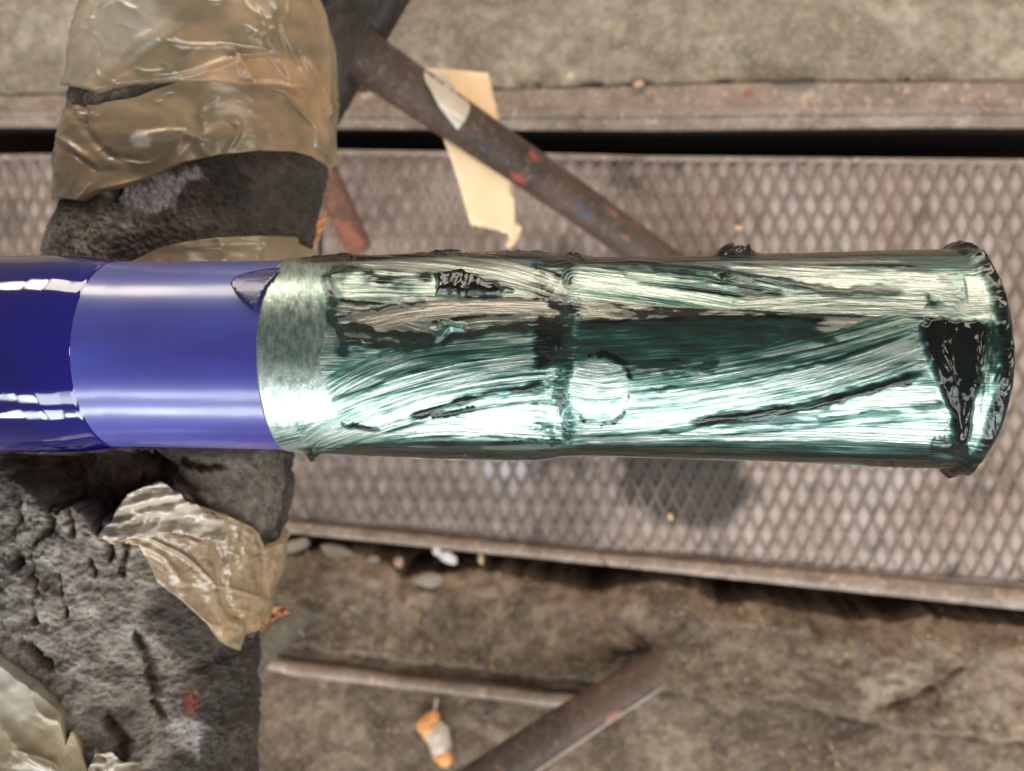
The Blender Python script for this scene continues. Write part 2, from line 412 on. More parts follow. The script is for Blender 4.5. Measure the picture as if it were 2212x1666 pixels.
# expanded mesh: a ring of four flat strands round each diamond opening
ax_, by_ = .0222, .0506
p00 = P(-600, 338); p10 = P(2900, 350)
x0w, x1w = P(-600, 700)[0], P(2900, 700)[0]
ymax = P(1400, 320)[1]; ymin = P(2900, 1330)[1]
vtx = []; fcs = []; dust_v = []; blotch_v = []
rot = math.atan2(-.012, 1)
def cell_ok(px, py): return (slot_bot(px) + 6 < py) & (py < mesh_end(px) - 2)
cells = []
nj = int((ymax - ymin) / (by_ / 2)) + 2; ni = int((x1w - x0w) / ax_) + 2
for j in range(nj):
    for i in range(ni):
        cx = x0w + (i + (.5 if j % 2 else 0)) * ax_; cy = ymax - j * by_ / 2 - .012 * (cx)
        cells.append((cx, cy))
cells = np.array(cells)
def add_cell(cx, cy):
    b = len(vtx); jx = random.uniform(-.0005, .0005); op = random.uniform(.72, .77) + min(max(cx * .16 + .03, -.02), .07)
    outer = [(0, by_ / 2), (ax_ / 2, 0), (0, -by_ / 2), (-ax_ / 2, 0)]
    for dx, dy in outer:
        vtx.append((cx + dx, cy + dy, .0012))
    for dx, dy in outer:
        vtx.append((cx + dx * op + jx, cy + dy * (op - .02), .0008))
    for dx, dy in outer:
        vtx.append((cx + dx * op + jx, cy + dy * (op - .02), -.0036))
    for k in range(4):
        k2 = (k + 1) % 4
        fcs.append((b + k, b + 4 + k, b + 4 + k2, b + k2)); fcs.append((b + 4 + k, b + 8 + k, b + 8 + k2, b + 4 + k2))
cpx, cpy = proj(np.stack([cells[:, 0], cells[:, 1], np.zeros(len(cells))], -1))
ok = cell_ok(cpx, cpy)
for (cx, cy), o_ in zip(cells, ok):
    if o_: add_cell(cx, cy)
vt = np.array(vtx); vpx, vpy = proj(vt)
# the cut edge of the mesh follows the frame
over = vpy - mesh_end(vpx); vt[:, 1] += np.where(over > 0, over / 1640, 0); und = slot_bot(vpx) + 5 - vpy; vt[:, 1] -= np.where(und > 0, und / 1640, 0)
vpx, vpy = proj(vt)
fill = sstep(.44, .70, fbm(vpx / 150, vpy / 90, 21, 3)) * sstep(1700, 1000, vpx) 
vt[:, 2] += .0006 * (fbm(vpx / 80, vpy / 80, 5) - .5) 
me = bpy.data.meshes.new('expanded_mesh'); me.from_pydata(vt.tolist(), [], fcs)
for k, v in (('blotch', blotch(vpx, vpy)), ('dust', np.clip(fill * .8, 0, 1))):
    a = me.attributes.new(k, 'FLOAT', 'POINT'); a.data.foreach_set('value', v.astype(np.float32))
link('expanded_mesh', me, STRAND, grating, False)
band('upper_frame_bar', slot_bot, lambda x: slot_bot(x) + 12, lambda V, X, Y: .003 - .002 * (V - .4) ** 2 * 4 - .05 * (V < .001), RAIL, xs_w, 12, grating)
def prof_low(V, X, Y):
    z = .002 + .007 * np.sin(np.clip((V - .18) / .82, 0, 1) * math.pi) ** .6 - .004 * np.exp(-((V - .12) / .07) ** 2)
    z = z - .04 * (V > .97) - .006 * np.exp(-((X - 1303 - (V - .5) * 18) / 5) ** 2)
    return z + .0012 * (fbm(X / 50, V * 2, 9) - .5)
band('lower_frame_rail', mesh_end, rail_end, prof_low, RAIL, np.concatenate([np.linspace(-600, 1270, 250), np.linspace(1272, 1335, 60), np.linspace(1340, 2900, 220)]), 36, grating)

# ---- lower ground: broken concrete mound, edge strip, slab with a crack
rag = [(-700, 1070), (0, 1120), (560, 1160), (600, 1172), (700, 1195), (760, 1188), (840, 1215), (870, 1252), (930, 1236), (1010, 1230), (1100, 1238), (1220, 1266), (1300, 1282), (1340, 1262), (1420, 1250), (1500, 1268), (1560, 1302), (1640, 1296), (1720, 1316), (1830, 1338), (1930, 1345), (2000, 1332), (2212, 1352), (2950, 1420)]
ragf = line(rag)
strip = [(-700, 1310), (560, 1405), (640, 1425), (900, 1456), (1290, 1502), (1460, 1520)]
crack = [(1400, 1470), (1450, 1490), (1520, 1500), (1580, 1540), (1650, 1505), (1720, 1510), (1790, 1540), (1850, 1545), (1920, 1570), (2060, 1580), (2212, 1600), (2700, 1650)]
def z_low(X, Y):
    w = 22 * (fbm(X / 28, Y / 28, 14, 3) - .5)
    d = Y - ragf(X) + w
    z = .020 * sstep(0, 45, d) - .12 * sstep(6, -16, d)
    z = z + (fbm(X / 38, Y / 38, 15, 5) - .5) * .022 * sstep(0, 30, d)
    z = z + .010 * ridged(X / 60, Y / 60, 16) * sstep(.5, .7, fbm(X / 120, Y / 120, 17))
    # down to the slab
    ledge = np.where(X < 1400, np.interp(X, [p[0] for p in strip], [p[1] for p in strip]) - 30, np.interp(X, [p[0] for p in crack], [p[1] for p in crack]))
    dd = Y - ledge + w * .6
    z = z * sstep(14, -14, dd) + (fbm(X / 45, Y / 45, 18, 5) - .5) * .010 * sstep(-14, 14, dd) - .010 * np.exp(-(dd / 9.) ** 2) * (.4 + fbm(X / 50, Y / 50, 19))
    c, _, _ = poly_dist(X, Y, [(2060, 1430), (1990, 1480), (1910, 1520)])
    z = z - .008 * np.exp(-(c / 7) ** 2)
    return z
xs = np.linspace(-700, 2950, 720); 
band('broken_concrete_ground', rail_end, lambda x: x * 0 + 2400, lambda V, X, Y: z_low(X, Y), CONC2, xs, 420)['kind'] = 'structure'

def tube(name, pts, mat, parent=None, nseg=24, closed=True, flat_=1.0, cap=True):
    """pts: list of (px, py, H, radius) or world via tuple len 5"""
    c = [np.array(PH(p[0], p[1], p[2])) for p in pts]; rr = [p[3] for p in pts]
    rows = []
    for i, (q, r) in enumerate(zip(c, rr)):
        d = c[min(i + 1, len(c) - 1)] - c[max(i - 1, 0)]; d /= np.linalg.norm(d)
        s = np.cross(d, [0, 0, 1.]); s /= np.linalg.norm(s); u = np.cross(s, d)
        a = np.linspace(0, 2 * math.pi, nseg, endpoint=False)
        rows.append(q + r * (np.cos(a)[:, None] * s + flat_ * np.sin(a)[:, None] * u))
    co = np.array(rows)
    o = grid_mesh(name, co, mat, parent, wrap=True)
    return o, co
def dense(pts, n=24):
    a = np.array(pts, float); t = np.linspace(0, len(a) - 1, n); return [tuple(np.interp(v, range(len(a)), a[:, k]) for k in range(a.shape[1])) for v in t]

# light strip lying in the lower ground
t_ = empty('steel_edge_strip', tuple(P(950, 1460)), label='thin pale steel strip set in the lower concrete below the broken mound', cat='steel strip')
band('strip_bar', lambda x: np.interp(x, [q[0] for q in strip], [q[1] for q in strip]) - 2, lambda x: np.interp(x, [q[0] for q in strip], [q[1] for q in strip]) + 36,
     lambda V, X, Y: .017 * np.sin(V * math.pi) ** .5 - .003 + .001 * fbm(X / 30, Y / 30, 2), RAIL, np.linspace(-600, 1330, 160), 14, t_)

# ================================================================== STAND
stand = empty('pipe_stand', tuple(PH(800, 120, 1.15)), label='dark steel stand with a sloping paint-spotted leg behind the pipe', cat='stand')
legp = dense([(742, 92, .80, .0245), (1000, 268, .90, .0235), (1230, 425, 1.0, .0228), (1560, 660, 1.125, .0225)], 50)
leg, legco = tube('leg', legp, TUBE, stand, 28)
# crushed, lighter sleeve end of the leg
cbar, _ = tube('cross_tube', dense([(890, -110, .84, .023), (768, 102, .84, .023), (600, 395, .84, .023)], 12), DTUBE, stand, 24)
def spot_on_tube(co, ti, ai, rt, ra, mat, name, parent, seed=0, off=.0006):
    """small paint patch following a tube surface. ti along 0..1, ai angle index 0..1"""
    n, mm = co.shape[:2]
    def at(t, a):
        i = np.clip(t, 0, 1) * (n - 1); i0 = np.clip(i.astype(int), 0, n - 2); f = (i - i0)[..., None]
        j = (a % 1) * mm; j0 = j.astype(int) % mm; g = (j - np.floor(j))[..., None]
        q = (co[i0, j0] * (1 - g) + co[i0, (j0 + 1) % mm] * g) * (1 - f) + (co[i0 + 1, j0] * (1 - g) + co[i0 + 1, (j0 + 1) % mm] * g) * f
        cen = co[i0].mean(-2) * (1 - f) + co[i0 + 1].mean(-2) * f
        dd = q - cen; return q + dd / np.linalg.norm(dd, axis=-1, keepdims=True) * off
    A, B = np.meshgrid(np.linspace(0, 1, 5), np.linspace(0, 2 * math.pi, 18, endpoint=False), indexing='ij')
    rr = A * (.6 + .8 * vnoise(np.cos(B) * 2 + 4, np.sin(B) * 2 + 4, seed))
    q = at(ti + rt * rr * np.cos(B), ai + ra * rr * np.sin(B))
    return grid_mesh(name, q, mat, parent, wrap=True)
# ================================================================== MASKING TAPE on the leg
def tube_h(x, y): # depth of tube axis at picture place
    a = np.array(legp); return np.interp(x, a[:, 0], a[:, 2])
mt = empty('masking_tape_strip', tuple(PH(1020, 300, .93)), label='torn beige masking tape strip stuck over the sloping dark leg', cat='tape')
sheet('tape_tail', [(900, 140), (918, 148), (990, 152), (1055, 158), (1066, 205), (1083, 280), (1098, 345), (1108, 400), (1112, 450), (1113, 482), (1121, 485), (1128, 492), (1122, 512), (1112, 528), (1100, 538), (1093, 530), (1099, 516), (1098, 505), (1086, 503), (1076, 496), (1062, 495), (1040, 490), (1018, 487), (1004, 440), (988, 385), (975, 345), (962, 310), (930, 220)],
      lambda X, Y: tube_h(X, Y) + .024 + .012 * np.sin(Y / 70) + .03 * sstep(300, 520, Y), MASK, mt, 14)
def flap_h(X, Y):
    a = np.array(legp); 
    d, s, t = poly_dist(X, Y, a[:, :2]); h = np.interp(t, np.linspace(0, 1, len(a)), a[:, 2]); rpx = .0232 * F / h
    return h - .0245 * np.sqrt(np.clip(1 - (d / rpx) ** 2, 0.0, 1)) - .0012 - .0015 * ridged(X / 26, Y / 26, 4)
FLAP = M('clear_flap'); FLAP.set(Base_Color=FLAP.ramp(FLAP.noise(30, 3), [(.35, (.50, .43, .33)), (.7, (.68, .56, .43))]), Roughness=.28, Coat_Weight=.5, Coat_Roughness=.15); FLAP = FLAP.m
sheet('tape_flap', [(915, 150), (940, 152), (968, 165), (982, 190), (990, 205), (1010, 218), (1016, 228), (1014, 240), (1004, 262), (988, 281), (970, 258), (950, 232), (936, 205), (928, 190), (920, 178)], flap_h, FLAP, mt, 7, .0003)
# paint spots on leg
def on_leg(px, py):
    q = legco; X, Y = proj(q); up = q[..., 2] > q[..., 2].mean(1, keepdims=True)
    d = np.where(up, np.hypot(X - px, Y - py), 1e9); i, j = np.unravel_index(np.argmin(d), d.shape); return i / (q.shape[0] - 1), j / q.shape[1]
for k, (px, py, rt, ra, mm, nm) in enumerate([(1145, 333, .018, .030, RED, 'paint_spot'), (1122, 392, .024, .034, RED, 'paint_spot'), (1255, 450, .014, .018, BLUEP, 'paint_spot'), (1268, 470, .014, .016, BLUEP, 'paint_spot'),
     (1312, 460, .009, .02, REDP, 'paint_spot'), (1347, 512, .008, .018, REDP, 'paint_spot'), (1045, 322, .010, .015, BLUEP, 'paint_spot')]):
    t, a = on_leg(px, py); o = spot_on_tube(legco, t, a, rt, ra, mm, nm, stand, k)
    if mm is not RED: o['label'] = 'faint blue paint mark' if mm is BLUEP else 'small pink-red paint mark'
    else: o['label'] = 'red paint mark'

# rusty strut behind the foam and thin rod
rs = empty('rusty_strut', tuple(PH(745, 480, 1.05)), label='short rusty orange-brown strut standing beside the foam wrap above the pipe', cat='strut')
ru, ruco = tube('strut_tube', dense([(650, 270, .90, .019), (768, 522, 1.12, .0190)], 8) + [(776, 540, 1.128, .0165), (779, 547, 1.130, .009), (780, 549, 1.130, .001)], RUST, rs, 20, flat_=.6)
spot_on_tube(ruco, .62, .27, .10, .08, flat('orange_rust', (.26, .085, .045), .8), 'rust_patch', rs, 3)
rd = empty('thin_rod', tuple(PH(692, 540, .75)), label='thin black rod upright between foam wrap and rusty strut', cat='rod')
tube('rod', dense([(693, 480, .70, .0018), (691, 600, .72, .0018)], 6), DTUBE, rd, 10)
tw = [(645, 510), (668, 494), (676, 480), (690, 470), (704, 452), (706, 480), (694, 500), (690, 520), (676, 528), (660, 520)]
ORANGE = flat('orange_scrap', (.55, .22, .09), .5)
o = sheet('torn_orange_tape', tw, lambda X, Y: .60 + .012 * ridged(X / 20, Y / 20, 3), ORANGE, None, 8); tag(o, 'torn orange tape end poking out of the foam wrap above the pipe', 'tape')

# lower loose tube
lt = empty('loose_tube', tuple(PH(1200, 1570, 1.1)), label='dark steel tube running diagonally off the bottom edge of the picture', cat='tube')
tb, tbco = tube('tube_wall', dense([(830, 1830, .98, .0270), (1215, 1573, 1.07, .0250), (1432, 1436, 1.105, .0225)], 30), TUBE, lt, 28)
_, e_ = tube('tube_mouth', [(1432, 1436, 1.105, .0225), (1429, 1438, 1.105, .019), (1402, 1456, 1.10, .019), (1401, 1456.5, 1.10, .0005)], DTUBE, lt, 28)
o = spot_on_tube(tbco, .70, .15, .035, .04, REDP, 'paint_spot', lt, 8)
m = M('worn_bright_edge'); m.set(Base_Color=m.ramp(m.noise(60), [(.3, (.35, .28, .24)), (.7, (.6, .52, .47))]), Roughness=.45); WORN = m.m
a_ = np.array([tbco[i, j] for i in range(3, 29) for j in (2, 3)]).reshape(26, 2, 3)
cen = tbco[3:29].mean(1)[:, None]; dv = a_ - cen; a_ = a_ + dv / np.linalg.norm(dv, axis=-1, keepdims=True) * .0007
solidify(grid_mesh('worn_edge', a_, WORN, lt), .0005)

# ================================================================== FOAM-WRAPPED BAR
zb = CAMZ - .562
bar_c = line([(-700, 480), (-300, 440), (0, 426), (110, 436), (330, 415), (500, 382), (560, 368), (1000, 322), (1200, 285), (1350, 250), (1500, 240), (1666, 238), (2300, 225)])
bar_r = line([(-700, 240), (-100, 228), (0, 244), (110, 283), (330, 296), (450, 297), (560, 290), (1000, 312), (1200, 305), (1350, 302), (1500, 306), (1666, 308), (2300, 310)])
_sy = np.linspace(-700, 2300, 601)
k_ = np.exp(-np.linspace(-2, 2, 31) ** 2); k_ /= k_.sum()
sm_ = lambda v: np.convolve(np.pad(v, 15, 'edge'), k_, 'valid')
_up = sstep(1000, 600, _sy); _cx = sm_(bar_c(_sy)) + 8 + 14 * _up; _rp = sm_(bar_r(_sy)) * (.965 - .065 * _up)
_A = P(_cx, _sy, zb)                                # axis points
_D = np.abs((_A - CAMP) @ np.array([-st, 0, -ct]))
_R = _D * _rp / np.sqrt(F * F + _rp * _rp)
def bar_at(s, th, off):
    A = np.stack([np.interp(s, _sy, _A[:, k]) for k in range(3)], -1); Rr = np.interp(s, _sy, _R)
    g = np.stack([np.interp(s, _sy, np.gradient(_A[:, k], _sy)) for k in range(3)], -1)
    g = g / np.linalg.norm(g, axis=-1, keepdims=True)          # points to -Y
    E = np.stack([-g[..., 1], g[..., 0], 0 * g[..., 0]], -1)    # points to +X
    r = (Rr + off)[..., None]
    return A + r * (np.cos(th)[..., None] * np.array([0, 0, 1.]) + np.sin(th)[..., None] * E)
def bar_inv(px, py):
    """picture place -> (s, theta) on the bar surface, clamped at the silhouette"""
    px = np.atleast_1d(np.asarray(px, float)); py = np.atleast_1d(np.asarray(py, float))
    s = py.copy(); th = np.arcsin(np.clip((px - np.interp(py, _sy, _cx)) / np.interp(py, _sy, _rp), -.97, .97))
    for _ in range(12):
        X, Y = proj(bar_at(s, th, s * 0))
        s = s + (py - Y) * .9; rp = np.interp(s, _sy, _rp)
        th = np.clip(th + (px - X) / (rp * np.maximum(np.cos(th), .35)) * .8, -1.35, 1.35)
    return s, th
# foam surface relief (shared by the tape)
def foam_relief(s, th, X, Y):
    vis = np.cos(th) > -.1
    h = (fbm(s / 90, th * 2.6, 40, 3) - .5) * .007 + (fbm(s / 30, th * 7, 47, 3) - .5) * .0075 * sstep(900, 1000, Y)
    # waist where the dark exposed foam sits, big lumps
    h = h - .004 * np.exp(-((Y - (430 + .06 * (X - 400))) / 60.) ** 2) * vis
    # hollow under the pipe on the left: core shows
    hole = [(10, 980), (330, 975), (385, 1010), (372, 1060), (320, 1058), (280, 1085), (235, 1120), (205, 1130), (180, 1098), (140, 1088), (110, 1110), (92, 1092), (70, 1060), (30, 1020)]
    wob = 34 * (fbm(X / 12, Y / 22, 44, 4) - .5)
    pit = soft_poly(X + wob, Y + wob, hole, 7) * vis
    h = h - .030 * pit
    # torn slits and holes
    sl = np.zeros_like(h)
    for pts, wd in (([(205, 1085), (215, 1120), (226, 1150), (238, 1210)], 7), ([(95, 1075), (110, 1110), (95, 1150), (70, 1165)], 9), ([(380, 1030), (410, 1060), (440, 1095)], 14),
                    ([(455, 1170), (470, 1230), (475, 1290), (500, 1330)], 10), ([(300, 1380), (330, 1440), (332, 1490)], 12), ([(50, 1390), (80, 1430), (100, 1440)], 11), ([(190, 1210), (200, 1240)], 4), ([(22, 1200), (30, 1215)], 11),
                    ([(240, 1560), (268, 1600), (262, 1640)], 15), ([(340, 1520), (350, 1540)], 9), ([(200, 250), (190, 235), (197, 268)], 8), ([(300, 1045), (310, 1130)], 10), ([(20, 1000), (28, 1080), (22, 1150)], 9), ([(150, 1095), (160, 1150)], 7), ([(262, 1085), (270, 1180), (262, 1240)], 6), ([(60, 1200), (75, 1300), (70, 1350)], 5), ([(130, 1250), (140, 1330)], 4), ([(400, 1000), (440, 1015), (480, 1010)], 8),
                    ([(225, 425), (240, 400), (238, 388)], 13)):
        d, _, _ = poly_dist(X + wob * .8, Y + wob * .8, pts); sl = np.maximum(sl, np.exp(-(d / wd) ** 2))
    sl = sl * vis
    h = h - .006 * sl
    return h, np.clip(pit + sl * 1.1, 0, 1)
bar = empty('foam_padded_bar', tuple(PH(380, 830, 1.15)), label='support bar wrapped in torn grey foam and tan packing tape under the blue pipe', cat='padded bar')
S_, TH = np.meshgrid(np.linspace(-500, 2150, 900), np.concatenate([np.linspace(-1.75, 1.75, 330), np.linspace(1.8, 2 * math.pi - 1.8, 40)]), indexing='ij')
X, Y = proj(bar_at(S_, TH, 0 * S_))
rel, pit = foam_relief(S_, TH, X, Y)
fine = (fbm(S_ / 5, TH * 40, 60, 3) - .5) * .0034
vis = np.cos(TH) > 0
worn = np.clip(soft_poly(X + 50 * (fbm(X / 40, Y / 40, 70) - .5), Y + 50 * (fbm(X / 40, Y / 40, 71) - .5), [(-200, 1060), (270, 1090), (400, 1180), (310, 1320), (420, 1480), (330, 1700), (-200, 1750)], 40) * .95
      + .8 * soft_poly(X + 30 * (fbm(X / 20, Y / 20, 73) - .5), Y, [(60, 500), (180, 440), (290, 400), (300, 480), (190, 560), (60, 580)], 25)
      + .8 * soft_poly(X, Y + 20 * (fbm(X / 20, Y / 20, 75) - .5), [(130, 190), (290, 185), (260, 260), (190, 240), (150, 300), (120, 300)], 12)
      + .45 * soft_poly(X, Y, [(390, 985), (640, 985), (600, 1150), (520, 1140), (440, 1080)], 20), 0, 1) * vis * (.6 + .5 * fbm(X / 15, Y / 15, 76))
dust = np.clip(soft_poly(X + 40 * (fbm(X / 16, Y / 16, 80) - .5), Y + 40 * (fbm(X / 16, Y / 16, 81) - .5), [(215, 400), (330, 385), (420, 360), (440, 380), (390, 400), (370, 450), (300, 455), (260, 440)], 14)
      + soft_poly(X, Y, [(400, 1070), (440, 1062), (462, 1080), (455, 1092), (425, 1088)], 6) * .9
      + .7 * soft_poly(X + 30 * (fbm(X / 12, Y / 12, 82) - .5), Y, [(270, 1350), (330, 1380), (300, 1420), (270, 1400)], 10)
      + .7 * soft_poly(X + 30 * (fbm(X / 12, Y / 12, 83) - .5), Y, [(360, 1540), (440, 1560), (430, 1640), (370, 1600)], 10), 0, 1) * vis
redm = soft_poly(X, Y, [(388, 1500), (410, 1490), (430, 1505), (432, 1530), (405, 1542), (388, 1525)], 5) * vis
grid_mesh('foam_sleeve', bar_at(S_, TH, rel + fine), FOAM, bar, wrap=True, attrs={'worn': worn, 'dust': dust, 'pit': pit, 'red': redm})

def tape_wrap(name, top, bot, mat, off, creases=(), attrs=None, wr=.0022, seed=0, ns=150, nt=300, parent=bar, lim=2.6, cut=0, relk=.8):
    st_, tt_ = bar_inv([p[0] for p in top], [p[1] for p in top]); sb_, tb_ = bar_inv([p[0] for p in bot], [p[1] for p in bot])
    th = np.linspace(min(tt_.min(), tb_.min()) if cut < 0 else -lim, max(tt_.max(), tb_.max()) if cut > 0 else lim, nt)
    o1 = np.argsort(tt_); o2 = np.argsort(tb_)
    a = np.interp(th, tt_[o1], st_[o1]); b = np.interp(th, tb_[o2], sb_[o2])
    V, T = np.meshgrid(np.linspace(0, 1, ns), th, indexing='ij')
    s = a[None] * (1 - V) + b[None] * V
    X, Y = proj(bar_at(s, T, 0 * s)); rel, _ = foam_relief(s, T, X, Y)
    rel = np.maximum(rel, -.004)
    h = rel * relk + (.8 - relk) * .006 + off * .8 + wr * .6 * (ridged(s / 120 + T * .8, T * 2.0, 90 + seed, 2) - .3) + wr * .22 * (fbm(s / 14, T * 14, 95 + seed, 3) - .5) + .0015 * (1 - np.abs(2 * vnoise(s / 70 + T * 2.2, T * 3 - s / 160, 120 + seed) - 1)) ** 14 * sstep(.42, .6, fbm(s / 60, T * 3, 130 + seed, 2)) + .0010 * (1 - np.abs(2 * vnoise(s / 34 - T * 2.6, T * 5, 140 + seed) - 1)) ** 10 * sstep(.5, .65, fbm(s / 50, T * 4, 150 + seed, 2))
    vis = np.cos(T) > 0
    for pts, wd, ht in creases:
        d, _, t = poly_dist(X, Y, smooth_path(pts, 10)); h = h + ht * .7 * np.exp(-(d / wd) ** 2) * np.sin(np.clip(t, .06, .94) * math.pi) ** .5 * vis
    e = np.minimum(np.minimum(V, 1 - V) * ns / 2.0, 1); h = np.where(e < .4, rel * .8 - .002, h)
    at = {k: (f(X, Y) * vis) for k, f in (attrs or {}).items()}
    for k in ('tint', 'shadeflap', 'dust'): at.setdefault(k, 0 * X)
    return grid_mesh(name, bar_at(s, T, h), mat, parent, attrs=at)
# lower layer of the upper wrap
tape_wrap('tape_wrap', [(120, 300), (150, 262), (215, 232), (300, 212), (400, 172), (560, 158), (640, 200), (712, 250)],
          [(92, 470), (118, 445), (165, 432), (205, 412), (245, 405), (290, 392), (345, 372), (400, 350), (470, 336), (560, 326), (640, 328), (705, 336)], TAPE, .0030,
          creases=[([(300, 300), (380, 290), (440, 300)], 10, .003), ([(225, 410), (330, 395), (400, 350)], 14, .003), ([(400, 250), (395, 300), (370, 345)], 9, .002), ([(490, 330), (515, 280), (500, 265)], 6, .0025), ([(165, 240), (230, 330), (300, 345)], 8, -.003), ([(140, 300), (200, 350)], 8, .003), ([(160, 330), (210, 370)], 5, -.003)],
          attrs={'dust': lambda X, Y: soft_poly(X + 12 * (fbm(X / 8, Y / 8, 1) - .5), Y, [(285, 300), (300, 283), (322, 285), (332, 305), (325, 320), (292, 318)], 5) * .8,
                 'tint': lambda X, Y: .35 * sstep(.45, .7, fbm(X / 60, Y / 25, 5))}, seed=1)
# upper layer over it
tape_wrap('tape_wrap', [(150, -420), (400, -440), (640, -420)],
          [(150, 210), (165, 195), (215, 203), (260, 190), (400, 180), (470, 184), (560, 192), (600, 205), (640, 238), (680, 280), (708, 318)], TAPE, .0055,
          creases=[([(475, 102), (520, 110), (580, 112)], 3.5, .005), ([(500, 110), (520, 150), (548, 190)], 4.5, .007), ([(350, 85), (400, 105), (470, 106)], 6, .003), ([(340, 170), (420, 162), (520, 125), (600, 120)], 5, .004), ([(215, 200), (300, 120), (390, 40)], 22, .004),
                   ([(240, 190), (330, 110), (400, 60)], 10, -.003), ([(560, 60), (572, 100), (600, 140), (625, 190)], 6, .004), ([(640, 110), (668, 170), (700, 250), (708, 310)], 6, .005), ([(585, 40), (610, 110), (640, 160)], 5, -.003), ([(520, 185), (590, 185), (640, 205)], 5, .004)],
          attrs={'tint': lambda X, Y: .75 * soft_poly(X, Y + 10 * (fbm(X / 20, Y / 20, 5) - .5), [(370, 178), (470, 132), (560, 118), (700, 128), (716, 330), (600, 200), (480, 184)], 10) + .3 * sstep(.5, .7, fbm(X / 80, Y / 40, 8)),
                 'dust': lambda X, Y: .35 * soft_poly(X, Y, [(190, -20), (330, -20), (380, 60), (260, 150), (165, 200), (165, 120)], 30)}, seed=2, ns=220)
# wrap that shows again just above the pipe
tape_wrap('tape_wrap', [(235, 585), (300, 560), (350, 535), (400, 522), (470, 512), (560, 508), (640, 510), (668, 522)],
          [(235, 640), (350, 640), (600, 640), (665, 640)], TAPE2, .0045, creases=[([(400, 535), (520, 530), (640, 530)], 5, .002)], seed=3, ns=60)
# lower bundle: taped lump on the right edge
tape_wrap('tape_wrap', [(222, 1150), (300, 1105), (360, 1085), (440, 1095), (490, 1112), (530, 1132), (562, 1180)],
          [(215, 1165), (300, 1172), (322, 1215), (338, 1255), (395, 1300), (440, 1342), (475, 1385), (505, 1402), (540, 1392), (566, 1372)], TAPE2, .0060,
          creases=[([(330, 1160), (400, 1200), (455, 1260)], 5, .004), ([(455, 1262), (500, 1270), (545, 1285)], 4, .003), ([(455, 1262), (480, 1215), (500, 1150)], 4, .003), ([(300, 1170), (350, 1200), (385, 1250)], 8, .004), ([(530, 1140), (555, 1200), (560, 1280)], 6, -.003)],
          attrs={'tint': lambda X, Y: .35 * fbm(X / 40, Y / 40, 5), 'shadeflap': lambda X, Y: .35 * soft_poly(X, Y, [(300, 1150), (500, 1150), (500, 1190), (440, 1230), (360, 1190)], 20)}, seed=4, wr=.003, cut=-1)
# big tape patch, bottom-left corner
tape_wrap('tape_wrap', [(-80, 1330), (0, 1400), (40, 1445), (90, 1480), (140, 1525), (150, 1600), (165, 1560), (208, 1600), (205, 1680), (280, 1760), (520, 1900)],
          [(-80, 1900), (140, 1900), (520, 1950)], TAPE, .0045, creases=[([(0, 1500), (60, 1600), (160, 1666)], 14, .004)],
          attrs={'dust': lambda X, Y: .5 * soft_poly(X, Y, [(-100, 1400), (20, 1420), (110, 1500), (60, 1560), (-100, 1480)], 30)}, seed=5, cut=1, relk=.3, wr=.0014)
# crumpled tape flap lying over the hollow
def crump(X, Y):
    s, th = bar_inv(X, Y); q = bar_at(s, th, 0 * s + .010); h = CAMZ - q[:, 2]
    d = (X - 215) * .83 + (Y - 1160) * .55
    w = ridged(X / 75 + Y / 90, Y / 17 + X / 150, 33, 2)
    return h - .004 - .011 * w - .010 * sstep(1130, 1050, Y) + .010 * sstep(290, 215, X)
sheet('crumpled_tape', [(213, 1160), (222, 1142), (240, 1128), (252, 1100), (275, 1068), (300, 1058), (340, 1040), (352, 1041), (372, 1058), (392, 1068), (400, 1082), (428, 1092), (450, 1110), (486, 1122), (480, 1138), (488, 1150), (486, 1168), (440, 1165), (400, 1155), (365, 1150), (330, 1160), (290, 1163), (250, 1168), (238, 1172)], crump, FOIL, bar, 5, .0005)
sheet('crumpled_tape', [(190, 1666), (205, 1630), (240, 1625), (262, 1645), (300, 1650), (330, 1690), (300, 1760), (200, 1750)],
      lambda X, Y: CAMZ - bar_at(*bar_inv(X, Y), 0 * X + .014)[:, 2] - .010 * ridged(X / 30, Y / 22, 7, 2), FOIL, bar, 6, .0005)['label'] = 'pale crumpled scrap of tape'
# frayed orange tape end at the lower right edge of the wrap
o = sheet('frayed_tape_end', [(560, 1340), (566, 1300), (572, 1285), (580, 1300), (592, 1312), (634, 1308), (610, 1322), (628, 1322), (600, 1334), (585, 1345), (570, 1362)],
          lambda X, Y: .62 + .012 * ridged(X / 14, Y / 9, 3), ORANGE, bar, 6, .0004); o['label'] = 'frayed orange tape end'

# second foam piece at the top, behind
sec = empty('foam_pad', tuple(PH(740, -20, .78)), label='dark grey foam pad at the top edge right of the tan taped wrap', cat='foam pad')
def pad(A, B):
    return None
pp = dense([(800, -300, .745, .045), (712, -40, .745, .045), (662, 90, .75, .043), (600, 250, .76, .042)], 60)
_o, pco = tube('foam_block', pp, FOAM, sec, 60)
pv = np.random.RandomState(1).rand(*pco.shape[:2])
me = _o.data; cc = pco.reshape(-1, 3); cc = cc + ((fbm(cc[:, 0] * 90, cc[:, 1] * 90 + cc[:, 2] * 60, 5, 4) - .5) * .008)[:, None] * np.array([.5, .3, 1.]); me.vertices.foreach_set('co', cc.astype(np.float32).reshape(-1))
st2 = empty('small_black_stub', tuple(PH(808, 52, .76)), label='small black rod stub poking from the foam pad at the top', cat='rod')
tube('stub', dense([(792, 42, .76, .0035), (819, 60, .765, .0032)], 4) + [(820, 61, .765, .0005)], DTUBE, st2, 12)

